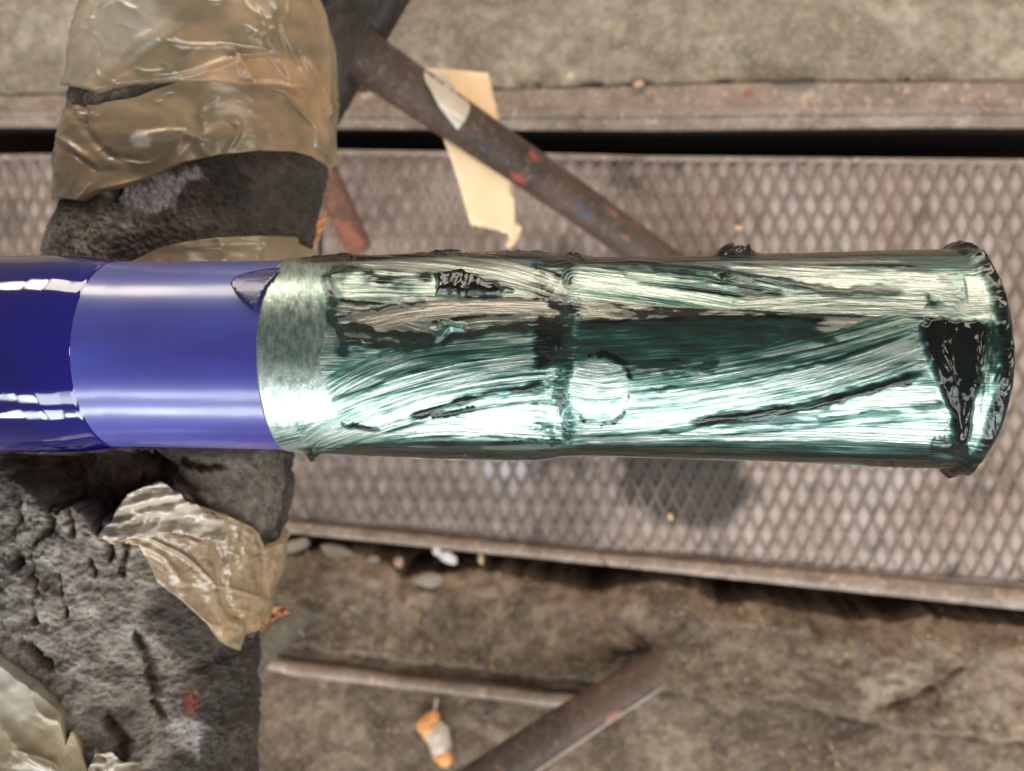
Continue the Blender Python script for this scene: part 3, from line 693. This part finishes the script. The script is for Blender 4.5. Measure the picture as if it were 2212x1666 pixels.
# flat grey bar near the lower bundle
def slab_px(name, poly, h0, h1, mat, parent=None, th=.02):
    bm = bmesh.new(); top = [bm.verts.new(PH(x, y, h)) for (x, y), h in zip(poly, h0)]; bot = [bm.verts.new(Vector(PH(x, y, h)) - Vector((0, 0, th))) for (x, y), h in zip(poly, h0)]
    bm.faces.new(top); bm.faces.new(bot[::-1]); n = len(poly)
    for k in range(n): bm.faces.new((top[k], top[(k + 1) % n], bot[(k + 1) % n], bot[k]))
    bmesh.ops.bevel(bm, geom=bm.edges[:], offset=.0025, segments=2, affect='EDGES')
    return bm_obj(name, bm, mat, parent, False)
fb = slab_px('flat_bar', [(500, 1420), (640, 1300), (690, 1322), (540, 1478)], [1.02, 1.05, 1.06, 1.03], None, PLATEG, None, .03)
tag(fb, 'grey flat steel bar jutting diagonally from under the lower foam wrap', 'steel bar')

# scraps on the ground
def lump(name, px, py, rx, ry, rot_, mat, seed, lift=.0, parent=None, amp=.6, res=22):
    A, B = np.meshgrid(np.linspace(0, math.pi, res), np.linspace(0, 2 * math.pi, int(res * 1.6), endpoint=False), indexing='ij')
    d = np.stack([np.sin(A) * np.cos(B), np.sin(A) * np.sin(B), np.cos(A)], -1)
    rr = 1 - amp / 2 + amp * ridged(d[..., 0] * 1.3 + d[..., 2] + 5, d[..., 1] * 1.3 + d[..., 2] * .7 + 5, seed, 3)
    s = 1 / 1640.; x = d[..., 0] * rx * s * rr; y = d[..., 1] * ry * s * rr; z = d[..., 2] * min(rx, ry) * s * rr * .7
    c, sn = math.cos(rot_), math.sin(rot_); b = P(px, py, 0)
    zb_ = float(lift)
    return grid_mesh(name, np.stack([b[0] + x * c - y * sn, b[1] + x * sn + y * c, zb_ + z], -1)[::-1], mat, parent, wrap=True)
CREAM = flat('cream_scrap', (.52, .43, .33), .55); OR2 = flat('orange_skin', (.72, .30, .09), .45); WHITE = flat('white_scrap', (.62, .55, .55), .6)
sc_ = empty('crumpled_scrap', tuple(P(945, 1575, 0)), label='crumpled cream scrap with orange ends on the lower concrete beside the tube', cat='scrap')
lump('cream_body', 950, 1583, 26, 46, .25, CREAM, 3, .016, sc_); lump('orange_end', 930, 1552, 20, 30, -.5, OR2, 5, .018, sc_, .9); lump('orange_tip', 965, 1622, 19, 20, .6, OR2, 8, .018, sc_, .8)
lump('torn_fibre', 944, 1520, 4, 26, -.2, CREAM, 9, .014, sc_, .9, 12)
ws = empty('white_scrap', tuple(P(960, 1195, 0)), label='small white paper scrap in the dark gap below the grating', cat='scrap')
lump('scrap_fold', 968, 1202, 22, 11, -.5, WHITE, 4, .004, ws, .9); lump('scrap_fold', 945, 1188, 9, 15, .5, WHITE, 6, .004, ws, .9)
def thing_lump(name, label, cat, *a, **k):
    o = lump(name, *a, **k); return tag(o, label, cat, k.get('group'))
STONE = flat('pebble', (.27, .215, .17), .85)
tag(lump('stone', 640, 1178, 34, 13, .35, STONE, 21, .006), 'long pale chip of rubble against the lower rail beside the foam wrap', 'stone')
tag(lump('stone', 806, 1212, 15, 11, .2, STONE, 23, .002), 'small brown stone between the flat stone and the pinkish one', 'stone')
tag(lump('stone', 598, 1200, 22, 12, .6, STONE, 25, .008), 'brown chip of rubble touching the edge of the lower foam wrap', 'stone')
thing_lump('stone', 'broad flat brown stone in the gap beside the lower foam wrap', 'stone', 728, 1196, 36, 20, -.2, STONE, 3, .0)
thing_lump('stone', 'rounded pale brown stone on the mound below the white scrap', 'stone', 930, 1247, 30, 16, -.1, STONE, 7, .014)
thing_lump('stone', 'small pinkish stone in the dark gap left of the white scrap', 'stone', 862, 1215, 11, 11, .1, flat('pinkish_stone', (.36, .23, .17), .8), 8, .0)
thing_lump('wood_chip', 'small yellowish wood chip in the gap right of the white scrap', 'wood chip', 1039, 1207, 6, 13, .1, flat('chip_wood', (.5, .36, .2), .7), 9, .0)
thing_lump('wood_chip', 'small yellow chip lying on the dark blotch of the grating', 'wood chip', 1447, 1116, 5, 8, .3, flat('chip_wood2', (.62, .42, .24), .7), 10, .004)
thing_lump('wood_chip', 'small orange-yellow chip on the grating behind the pipe', 'wood chip', 1594, 494, 9, 6, 0, flat('chip_wood3', (.62, .40, .22), .7), 11, .004)
thing_lump('wood_chip', 'pale chip at the concrete edge above the slot near the masking tape', 'wood chip', 1232, 168, 9, 6, .5, flat('chip_wood4', (.62, .5, .32), .7), 12, .008)
thing_lump('wood_chip', 'tan chip at the concrete edge further right above the slot', 'wood chip', 1379, 186, 11, 6, .1, flat('chip_wood5', (.55, .38, .22), .7), 13, .008)
thing_lump('paint_blob', 'round red paint spot on the edge rail', 'paint spot', 1616, 205, 13, 12, 0, REDP, 14, .002, amp=.3)
DARKC = flat('dark_shard', (.03, .025, .022), .8)
thing_lump('shard', 'long black shard lying on the concrete edge above the rail', 'shard', 1715, 180, 44, 5, .06, DARKC, 15, .008)
thing_lump('cork', 'brown round object at the far right edge beside the greased pipe end', 'cork', 2222, 640, 18, 32, 0, flat('brown_wood', (.36, .2, .10), .6), 16, .02, amp=.15)
# loose grit on the ground
rng = np.random.RandomState(5); gv = []; gf = []
for k in range(1500):
    x = rng.uniform(-200, 2400); y = rng.choice([rng.uniform(-60, 185), ragf(x) + rng.uniform(-25, 480), rail_end(x) + rng.uniform(5, 40)], p=[.3, .45, .25]); s = rng.uniform(1.5, 4.5) / 1640 * (1.4 if rng.rand() < .15 else 1)
    b = P(x, y, 0); z = z_low(np.array([x]), np.array([y]))[0] if y > 1100 else .001
    z = min(z, .03); n0 = len(gv)
    q = rng.uniform(.6, 1.3, 6) * s
    gv += [(b[0] + q[0], b[1], z), (b[0], b[1] + q[1], z), (b[0] - q[2], b[1], z), (b[0], b[1] - q[3], z), (b[0], b[1], z + q[4]), (b[0], b[1], z - q[5])]
    for a, c2 in ((0, 1), (1, 2), (2, 3), (3, 0)): gf += [(n0 + a, n0 + c2, n0 + 4), (n0 + c2, n0 + a, n0 + 5)]
me = bpy.data.meshes.new('grit'); me.from_pydata(gv, [], gf)
GR = M('grit'); GR.set(Base_Color=GR.ramp(GR.noise(60, 2), [(.35, (.14, .11, .085)), (.5, (.33, .27, .2)), (.65, (.46, .34, .2))]), Roughness=.9)
o = link('loose_grit', me, GR.m, None, False); tag(o, 'loose grit and crumbs scattered over the concrete', 'grit', kind='stuff')

# ================================================================== THE PIPE
yl, yr = 764.5, 776.0
A0 = P(0, yl, PZ); A1 = P(2150, yr, PZ)
dn = (A1 - A0); LEN = np.linalg.norm(dn); dn = dn / LEN
e1 = np.array([-dn[1], dn[0], 0.]); e2 = np.array([0, 0, 1.])
def u_of(px, r=.05):      # position along the axis whose crown shows at picture column px
    q = P(px, 767, PZ + r); return float((q - A0) @ dn)
tabx = [-400, 0, 90, 160, 200, 235, 270, 310, 600, 700, 820, 950, 1100, 1165, 1190, 1215, 1240, 1300, 1500, 1900, 2090, 2300]
tabh = [199, 208.5, 209.5, 209.5, 207.5, 203, 200, 199.5, 204, 208.5, 213.5, 218.5, 220.5, 220.5, 217, 212, 209.5, 210, 215, 228.5, 233, 239]
tu = np.array([float((P(x, 767, PZ) - A0) @ dn) for x in tabx])
tD = np.array([abs((P(x, 767, PZ) - CAMP) @ np.array([-st, 0, -ct])) for x in tabx])
tr = tD * np.array(tabh) / np.sqrt(F * F + np.array(tabh) ** 2)
uu = np.linspace(tu[0], tu[-1], 1200); rr_ = np.interp(uu, tu, tr)
k_ = np.exp(-np.linspace(-2, 2, 13) ** 2); k_ /= k_.sum(); rr_ = np.convolve(np.pad(rr_, 6, 'edge'), k_, 'valid')
def rad(u): return np.interp(u, uu, rr_)
def pipe_at(u, th, off=0):
    r = (rad(u) + off)[..., None]
    return A0 + u[..., None] * dn + r * (np.cos(th)[..., None] * e2 + np.sin(th)[..., None] * e1)
U_SAT = u_of(146); U_GRE = u_of(548); U_END = u_of(2188)
pipe = empty('greased_pipe', tuple(A0 + dn * LEN * .5), label='blue painted steel pipe with its end smeared in dark green grease', cat='pipe')
def lathe(name, u0, u1, nu, nt, mat, off=0., disp=None, ends=None):
    U, T = np.meshgrid(np.linspace(u0, u1, nu), np.linspace(0, 2 * math.pi, nt, endpoint=False), indexing='ij')
    o = np.zeros_like(U) + off
    if disp is not None: o = o + disp(U, T)
    return grid_mesh(name, pipe_at(U, T, o)[:, ::-1], mat, pipe, wrap=True)
lathe('gloss_blue_body', -.14, U_SAT, 260, 200, BLUE, .0006, lambda U, T: .0005 * (fbm(U * 30, np.cos(T) * 2.2 + np.sin(T) * 3 + 7, 3, 2) - .5) - .0010 * sstep(U_SAT - .0012, U_SAT, U))
lathe('satin_blue_band', U_SAT - .004, U_GRE + .004, 160, 200, SATIN, 0.)

# ---- grease coat: brushed relief worked out stroke by stroke
nu, nt = 1500, 640
thv = np.concatenate([np.linspace(-1.72, 1.72, nt - 90), np.linspace(1.72, 2 * math.pi - 1.72, 92)[1:-1]])
U, T = np.meshgrid(np.linspace(U_GRE - .003, U_END, nu), thv, indexing='ij')
q = pipe_at(U, T, 0 * U); X, Y = proj(q)
back = np.cos(T) < -.05
Y = np.where(back, 400 + 180 * T, Y)     # unrolled coordinate for the hidden side
n1 = lambda v, sd: vnoise(v, v * 0 + .37, sd)
H = .0006 + .0006 * fbm(X / 60, Y / 9, 1, 3)       # height over steel
FILM = .30 + .35 * (fbm(X / 90, Y / 16, 2, 4) - .5)
TAN = np.zeros_like(H); SC = Y / 10.; TC = X / 200.
def stroke(path, wpx, seed, film=.25, base=.0008, amp=.0010, freq=.42, ridge=.0008, tan=0., soft=8, fvar=.5, endfade=.04, rl=1., rr2=1.):
    global H, FILM, TAN, SC, TC
    p = smooth_path(path, 18); x0, x1 = p[:, 0].min() - wpx - 20, p[:, 0].max() + wpx + 20; y0, y1 = p[:, 1].min() - wpx - 20, p[:, 1].max() + wpx + 20
    i0 = np.searchsorted(X[:, 275], x0 - 60); i1 = np.searchsorted(X[:, 275], x1 + 60)
    sl = slice(max(i0 - 2, 0), i1 + 2); x = X[sl]; y = Y[sl]
    d, s, t = poly_dist(x, y, p)
    wv = wpx * (1 + .18 * (n1(t * 9, seed) - .5) + .10 * (n1(t * 40, seed + 2) - .5))
    m = sstep(wv + soft, wv - soft, d) * (~back[sl])
    m = m * sstep(-.01, endfade, t + .06 * (vnoise(s / 3.5, s * 0, seed + 9) - .5)) * sstep(1.01, 1 - endfade, t + .10 * (vnoise(s / 3.0, s * 0, seed + 8) - .3))
    sw = s + 1.5 * (vnoise(t * 6, t * 0, seed + 4) - .5)
    br = .36 * vnoise(sw * freq * .30, t * 2.0, seed) + .38 * vnoise(sw * freq * .62, t * 4, seed + 1) + .36 * vnoise(sw * freq * 1.05, t * 9, seed + 3) 
    br = (br / 1.1)
    h = base * .8 + amp * .30 * (br - .5) * 2 + .00012 * (fbm(x / 5, y / 3, seed, 2) - .5)
    f = film + fvar * (br - .5) * 1.6 + .38 * (fbm(x / 90, y / 16, seed + 5, 3) - .5)
    e = np.exp(-((s - wv) / 5.5) ** 2) * rl + np.exp(-((s + wv) / 5.5) ** 2) * rr2
    e = e * sstep(.0, .1, t) * sstep(1, .9, t) * (.3 + 1.2 * vnoise(t * 14, s * 0, seed + 6))
    h = h + ridge * .28 * e; f = f + .35 * np.clip(e, 0, 1.3) * (ridge > 0)
    m2 = np.clip(m + .9 * np.clip(e, 0, 1) * (ridge > 0) * (~back[sl]), 0, 1)
    H[sl] = H[sl] * (1 - m2) + h * m2; FILM[sl] = FILM[sl] * (1 - m2) + f * m2; TAN[sl] = TAN[sl] * (1 - m2) + tan * m2; SC[sl] = np.where(m2 > .5, s / 10 + seed * 7.3, SC[sl]); TC[sl] = np.where(m2 > .5, t * (p[-1, 0] - p[0, 0]) / 200., TC[sl])
def blob(pts, soft, ht, seed, film=1.0, rough=.0012, fr=9., fx=26., fy=60.):
    global H, FILM, TAN
    wob = 20 * (fbm(X / 24, Y / 24, seed, 2) - .5)
    m = soft_poly(X + wob, Y + wob, pts, soft + 2) * (~back)
    wx = X + 16 * fbm(X / 40, Y / 40, seed + 3, 1); h = ht * .7 * (.65 + .5 * fbm(X / 34, Y / 34, seed + 1, 2)) + rough * .50 * ridged(wx / fx + Y / 160, Y / fy, seed + 2, 2) 
    H = H * (1 - m) + (H * .3 + h) * m; FILM = FILM * (1 - m) + film * m; TAN = TAN * (1 - m)
def groove(path, wd, ht, film=.7, seed=0, wob=8):
    global H, FILM
    w_ = wob * (fbm(X / 18, Y / 18, seed + 50, 2) - .5)
    p = smooth_path(path, 14)
    i0 = np.searchsorted(X[:, 275], p[:, 0].min() - 80); i1 = np.searchsorted(X[:, 275], p[:, 0].max() + 80); sl = slice(i0, i1)
    d, s, t = poly_dist(X[sl], Y[sl] + w_[sl], p); k = np.exp(-(d / (wd * (.5 + vnoise(t * 12, t * 0, seed)))) ** 2) * sstep(0, .08, t) * sstep(1, .92, t) * (~back[sl])
    H[sl] += ht * .32 * k; kf = np.exp(-(d / (wd * (.7 + 1.3 * vnoise(t * 16, s / 9, seed + 3)))) ** 2) * sstep(0, .08, t) * sstep(1, .92, t) * (~back[sl]); kf = np.clip(kf * 1.5 * (.35 + .9 * sstep(.2, .75, fbm(X[sl] / 40, Y[sl] / 12, seed + 71, 2))), 0, 1); FILM[sl] = FILM[sl] * (1 - kf) + film * kf

# left half, from the satin band to the shoulder
stroke([(690, 562), (900, 566), (1230, 580)], 22, 11, .55, freq=.5)
stroke([(700, 610), (860, 612), (1050, 620), (1220, 640)], 46, 12, .22, amp=.0012, tan=.15)
stroke([(780, 560), (960, 572), (1120, 598), (1240, 640)], 26, 13, .28, tan=.35)
stroke([(700, 690), (830, 700), (960, 735), (1080, 742)], 40, 14, .40, amp=.0016, tan=.35)
stroke([(760, 700), (900, 672), (1060, 664), (1240, 672)], 19, 15, .16, tan=.65, ridge=.0006)
stroke([(920, 716), (1060, 700), (1240, 700)], 16, 16, .40, tan=.4)
stroke([(590, 965), (760, 930), (980, 905), (1240, 918)], 34, 17, .18)
stroke([(640, 985), (900, 975), (1240, 970)], 20, 18, .55, tan=.25)
stroke([(1000, 900), (1120, 905), (1240, 912)], 40, 40, .10)
stroke([(640, 935), (720, 850), (860, 785), (1010, 762), (1200, 745)], 34, 19, .44, amp=.0009, freq=.55, ridge=.0004, rl=.3)
stroke([(655, 955), (760, 892), (920, 838), (1060, 812), (1200, 798)], 40, 20, .30, amp=.0010, freq=.5, ridge=.0003)
stroke([(690, 960), (850, 905), (1000, 865), (1200, 838)], 22, 21, .14, amp=.0007, freq=.5, ridge=.0003)
# thin smooth film next to the blue
wbx = 715 + 22 * np.sin(Y / 45.) + 14 * (fbm(X / 20, Y / 26, 7) - .5)
mth = sstep(wbx + 22, wbx - 22, X + np.where(np.abs(Y - 765) > 110, (np.abs(Y - 765) - 110) * -.20, 0)) * (~back)
mth = mth * sstep(955, 900, Y + (X - 600) * .2); SC = np.where(mth > .5, X / 45., SC); TC = np.where(mth > .5, Y / 90., TC)
fl = .20 + .16 * sstep(560, 700, X) * sstep(720, 640, Y) + .12 * (fbm(X / 40, Y / 140, 3, 2) - .4) + .14 * sstep(640, 720, Y) * sstep(800, 770, Y)
H = H * (1 - mth) + (.0003 + .00025 * fbm(X / 9, Y / 50, 8, 2)) * mth; FILM = FILM * (1 - mth) + fl * mth; TAN = TAN * (1 - mth) + .10 * mth
groove([(700, 590), (722, 640), (716, 690), (742, 730), (740, 775)], 9, .0012, .66, 1)
groove([(705, 600), (760, 585), (840, 612), (940, 605)], 8, .0016, .72, 2)
groove([(720, 690), (820, 668), (930, 655)], 7, .0013, .66, 3)
groove([(730, 700), (820, 722), (960, 735)], 7, .0014, .85, 4)
groove([(740, 740), (830, 752), (940, 742)], 7, .0014, .72, 5)
groove([(880, 902), (980, 870), (1060, 850), (1180, 836)], 6, .0016, .78, 6, 5)
groove([(930, 898), (985, 888), (1030, 878)], 4, .0014, .8, 7, 3)
groove([(940, 742), (1060, 712), (1150, 706), (1230, 706)], 6, .0012, .8, 8)
# the shoulder band
stq = fbm(X / 30, Y / 4, 210, 3); Yw = Y + 14 * (fbm(X / 12, Y / 12, 211) - .5)
mc = sstep(1140, 1166, X + 20 * (stq - .5)) * sstep(1240, 1226, X) * (~back)
FILM = FILM + mc * (.04 + .22 * sstep(.45, .6, fbm(X / 18, Y / 14, 61)) + .42 * sstep(690, 715, Yw) * sstep(808, 780, Yw) * sstep(1142, 1164, X + 24 * (stq - .5)))
H = H + mc * .0003 * (fbm(X / 12, Y / 5, 62, 2) - .5)
groove([(1226, 640), (1222, 700), (1236, 760), (1228, 830), (1222, 900), (1230, 960)], 10, .0014, .66, 9, 16)
groove([(1180, 652), (1230, 665), (1290, 660)], 8, .0018, .85, 10)
groove([(1228, 560), (1225, 620)], 9, .001, .7, 11)
# right half
stroke([(1240, 566), (1500, 562), (1800, 560), (2100, 560)], 20, 22, .42, freq=.6, tan=.35)
stroke([(1560, 600), (1800, 612), (2060, 622)], 28, 23, .12, tan=.25, amp=.0009)
stroke([(1240, 612), (1400, 632), (1620, 668), (1900, 716)], 40, 24, .26, amp=.0012, freq=.5, ridge=.0009)
stroke([(1360, 590), (1560, 612), (1780, 660), (1960, 700)], 24, 25, .34, amp=.0011, freq=.5)
stroke([(1600, 668), (1800, 660), (2060, 668)], 26, 26, .18, tan=.2, amp=.0010)
stroke([(1240, 672), (1420, 684), (1640, 694), (1900, 706)], 18, 27, .26, tan=.65, ridge=.0005)
stroke([(1235, 745), (1450, 736), (1640, 730), (1800, 736)], 46, 28, .64, amp=.0004, ridge=.0008, fvar=.22)
stroke([(1240, 960), (1500, 958), (2050, 975)], 26, 29, .58, freq=.6, amp=.0014)
stroke([(1240, 990), (1600, 998), (2050, 1002)], 16, 30, .70, freq=.6)
stroke([(1250, 928), (1500, 925), (1800, 925), (2070, 935)], 26, 31, .20, freq=.6, amp=.0011, tan=.1)
stroke([(1500, 895), (1750, 880), (1900, 868), (2080, 862)], 42, 32, .16, freq=.5, amp=.0010, ridge=.0004)
stroke([(1240, 850), (1400, 838), (1600, 808), (1800, 765), (1990, 712)], 46, 33, .42, amp=.0008, freq=.6, ridge=.0004, rl=.5)
stroke([(1240, 898), (1420, 888), (1640, 856), (1820, 815), (2000, 756)], 44, 34, .28, amp=.0008, freq=.62, ridge=.0004, fvar=.35)
groove([(1480, 910), (1600, 896), (1720, 880), (1850, 850), (2000, 806)], 8, .0020, .86, 12, 6)
groove([(1560, 905), (1750, 905), (1880, 890), (2060, 870)], 6, .0010, .55, 13, 6)
groove([(1400, 590), (1480, 598), (1600, 622), (1700, 640)], 7, .0014, .66, 14)
groove([(1560, 598), (1700, 612), (1800, 634), (1860, 630), (1960, 634)], 8, .0013, .60, 15)
groove([(1240, 560), (1350, 566), (1450, 580)], 6, .0014, .7, 16)
groove([(1300, 672), (1500, 682), (1680, 692)], 6, .0013, .8, 17)
groove([(1240, 712), (1450, 706), (1700, 716), (1820, 742)], 7, .0010, .72, 18)
groove([(1360, 790), (1460, 796), (1560, 788)], 8, .0014, .66, 19)
# bare bright ring before the rim
mr = soft_poly(X, Y, [(2082, 600), (2142, 596), (2150, 650), (2142, 682), (2090, 690), (2060, 660), (2088, 650)], 5) * (~back)
H = H * (1 - mr) + .0004 * mr; FILM = FILM * (1 - mr) + .04 * mr
mr = soft_poly(X, Y, [(2100, 800), (2180, 790), (2190, 870), (2170, 950), (2110, 930), (2095, 860)], 10) * (~back)
H = H * (1 - mr) + (.0006 + .0008 * ridged(X / 12, Y / 40, 3)) * mr; FILM = FILM * (1 - mr) + (.30 - .18 * sstep(830, 900, Y)) * mr; TAN = TAN * (1 - mr * .9) + .4 * mr * sstep(905, 940, Y)
mr = soft_poly(X, Y, [(1900, 545), (2110, 535), (2130, 590), (1990, 590)], 10) * (~back)
FILM = FILM * (1 - mr) + .48 * mr; TAN = TAN * (1 - mr) + .15 * mr; H = H * (1 - mr) + .0008 * mr
blob([(2000, 640), (2040, 660), (2000, 670)], 6, .001, 5, .6)
mr = soft_poly(X, Y, [(2110, 700), (2196, 690), (2196, 850), (2150, 830), (2110, 850)], 14) * (~back)
H = H * (1 - mr) + (.0012 + .0022 * ridged(X / 16 + Y / 60, Y / 90, 301, 2)) * mr; FILM = FILM * (1 - mr) + (.48 + .9 * (fbm(X / 10, Y / 40, 302, 3) - .5)) * mr; TAN = TAN * (1 - mr)
# dark dollops near the end
blob([(1992, 716), (2004, 698), (2030, 690), (2062, 702), (2100, 694), (2122, 706), (2120, 750), (2108, 800), (2102, 850), (2094, 900), (2084, 945), (2066, 962), (2058, 930), (2050, 890), (2036, 850), (2012, 800), (1996, 760)], 8, .0050, 71, 1.0, .0026, 9)
groove([(2005, 712), (2030, 770), (2056, 830), (2070, 930)], 6, .0030, 1.0, 20, 3)
groove([(2075, 705), (2100, 770), (2090, 840)], 7, .0026, 1.0, 21, 3)
groove([(2150, 700), (2165, 760), (2160, 820)], 7, .0022, .9, 22, 4)
groove([(2005, 960), (2060, 965), (2090, 955)], 12, .0018, .85, 23, 10)
groove([(2070, 985), (2110, 985), (2140, 990)], 12, .0020, .8, 24, 10)
blob([(1870, 996), (2110, 990), (2118, 1020), (1870, 1010)], 8, .0018, 74, .72, .001)
# rim bead
dend = U_END - U
rim = sstep(.0105, .005, dend + .002 * (fbm(T * 9, U * 0, 4) - .5)) 
keep_r = 1 - .8 * sstep(-.15, -.4, T) * sstep(-1.3, -1.1, T)
H = H + rim * (.0014 + .0032 * ridged(T * 3.2, U * 110, 75, 2) * keep_r) * sstep(-.0002, .0030, dend); FILM = np.where(rim > .3, np.maximum(FILM, rim * (.45 + .65 * fbm(T * 8, U * 100, 6))), FILM)
# tear drop clump
blob([(944, 600), (958, 597), (1010, 600), (1050, 615), (1110, 632), (1060, 636), (1000, 640), (945, 638), (950, 620)], 4, .0050, 72, 1.05, .0030, 8)
blob([(935, 715), (960, 700), (1000, 702), (1005, 715), (970, 722), (940, 730)], 6, .0042, 78, .50, .0004)
blob([(745, 917), (770, 912), (812, 916), (800, 922), (755, 922)], 4, .0026, 73, .95, .0012)
blob([(1548, 596), (1566, 590), (1572, 600), (1560, 606)], 4, .0036, 77, .9, .0012)
# round dab on the shoulder
dd = np.hypot((X - 1293) / 68., (Y - 842) / 74.) + .16 * (fbm(X / 26, Y / 26, 9, 2) - .5)
mdb = sstep(1.16, .74, dd) * (~back)
brd = vnoise((Y + .0016 * (X - 1290) ** 2) * .34, X / 60, 91) * .6 + .4 * vnoise((Y + .0016 * (X - 1290) ** 2) * .9, X / 40, 92)
H = H * (1 - mdb) + (.0009 * (1 - .35 * np.clip(dd, 0, 1) ** 4) + .00035 * (brd - .5)) * mdb; SC = np.where(mdb > .5, (Y + .0016 * (X - 1290) ** 2) / 10., SC); TC = np.where(mdb > .5, X / 90., TC)
FILM = FILM * (1 - mdb) + (.16 + .25 * (fbm(X / 30, Y / 20, 66, 2) - .5) + .42 * (brd - .45) + .22 * sstep(880, 905, Y) + .12 * sstep(800, 775, Y)) * mdb; TAN = TAN * (1 - mdb)
ed = np.exp(-((dd - 1.03) / .07) ** 2) * (~back); FILM = FILM + ed * .9 * sstep(.42, .75, fbm(X / 22, Y / 22, 12, 3))
# lumps on the outline
for px, py, rr0, hh in ((1600, 545, 26, .0065), (1565, 548, 18, .0030), (2112, 538, 16, .0040), (720, 548, 50, .0018), (1130, 548, 60, .0012), (1236, 560, 26, .0020), (675, 983, 14, .0035), (2110, 1008, 18, .0050), (960, 548, 60, .0014)):
    g = np.exp(-(((X - px) / rr0) ** 2)) * np.exp(-((np.abs(T) - (1.42)) / .16) ** 2) * np.where(py < 770, T > 0, T < 0)
    H = H + g * hh * (.35 + 1.1 * ridged(X / 26, T * 7, 14, 2)); FILM = FILM + g * (.25 + .8 * fbm(X / 14, T * 12, 15, 2))
start = sstep(U_GRE - .0005, U_GRE + .0012, U + .0006 * (fbm(T * 9, U * 0, 15, 3) - .5))
H = np.where(back, .001 + .0012 * fbm(U * 20, T * 40, 3, 3), H) * start - .0006 * (1 - start) + .00015
eb = sstep(.98, 1.22, -T) + sstep(1.02, 1.22, T)
stk = fbm(X / 120, T * 46, 201, 3); ew = eb * (~back) * sstep(640, 760, X + 60 * (stk - .5))
FILM = FILM + ew * (.72 + 1.2 * (stk - .5)) * np.where(FILM < .8, 1, 0); TAN = np.clip(TAN * (1 - .6 * ew) + ew * .30 * sstep(.45, .6, fbm(X / 160, T * 12, 203, 3)), 0, 1)
TAN = TAN * np.where(FILM > .6, .08, 1)
H = np.clip(H, -.001, .011)
for _ in range(2):
    H[1:-1] = .25 * H[:-2] + .5 * H[1:-1] + .25 * H[2:]; H[:, 1:-1] = .25 * H[:, :-2] + .5 * H[:, 1:-1] + .25 * H[:, 2:]
H = H * np.clip(sstep(-.0001, .002, dend) + .25, 0, 1)
FILM = np.clip(FILM, 0, 1.1); 
Hs = H
ord_ = grid_mesh('grease_coat', pipe_at(U, T, Hs)[:, ::-1], GREASE, pipe, wrap=True, attrs={'across': SC[:, ::-1], 'along': TC[:, ::-1], 'film': FILM[:, ::-1], 'tan': np.clip(TAN, 0, 1)[:, ::-1]})
ord_['label'] = 'brushed dark green grease on bare steel'
# faint dark smudge of grease on the satin paint
sm = [(498, 612), (506, 600), (522, 592), (545, 586), (580, 580), (606, 578), (592, 596), (574, 616), (562, 640), (553, 668), (545, 662), (528, 650), (512, 634), (502, 622)]
SMG = M('violet_smudge'); _n = SMG.noise(240, 3, .6, SMG.coord((.4, 1, 1), (0, 0, .6))); SMG.set(Base_Color=SMG.ramp(_n, [(.35, (.008, .007, .06)), (.65, (.024, .024, .15))]), Roughness=.3, Coat_Weight=.4, Coat_Roughness=.15, Normal=SMG.bump(_n, .4, .0006)); SMG = SMG.m
def on_pipe_h(X_, Y_):
    """depth of the pipe surface under a picture place"""
    d = ray(X_, Y_); o = CAMP - A0; dp = d - (d @ dn)[..., None] * dn; op = o - (o @ dn) * dn
    a = (dp ** 2).sum(-1); b = 2 * (dp @ op); r = .0496; c = op @ op - r * r
    t = (-b - np.sqrt(np.clip(b * b - 4 * a * c, 0, None))) / (2 * a); return -d[..., 2] * t
sheet('grease_smudge', sm, lambda a, b: on_pipe_h(a, b) - .0004 - .0002 * vnoise(a / 9 + b / 9, b / 6, 3), SMG, pipe, 7, .0001)
# end face and bore
bm = bmesh.new()
rE = float(rad(np.array([U_END]))[0]); prof = [(U_END - .0004, rE - .0003), (U_END + .0003, rE - .004), (U_END + .0003, .034), (U_END - .10, .034)]
rows = []
for u_, r_ in prof:
    rows.append([bm.verts.new(tuple(A0 + u_ * dn + r_ * (math.cos(a) * e2 + math.sin(a) * e1))) for a in np.linspace(0, 2 * math.pi, 64, endpoint=False)])
for r0, r1 in zip(rows, rows[1:]):
    for k in range(64): bm.faces.new((r0[k], r0[(k + 1) % 64], r1[(k + 1) % 64], r1[k]))
bm_obj('pipe_mouth', bm, BORE, pipe, True)

S.render.engine = 'CYCLES'
S.render.resolution_x = 1024; S.render.resolution_y = 771
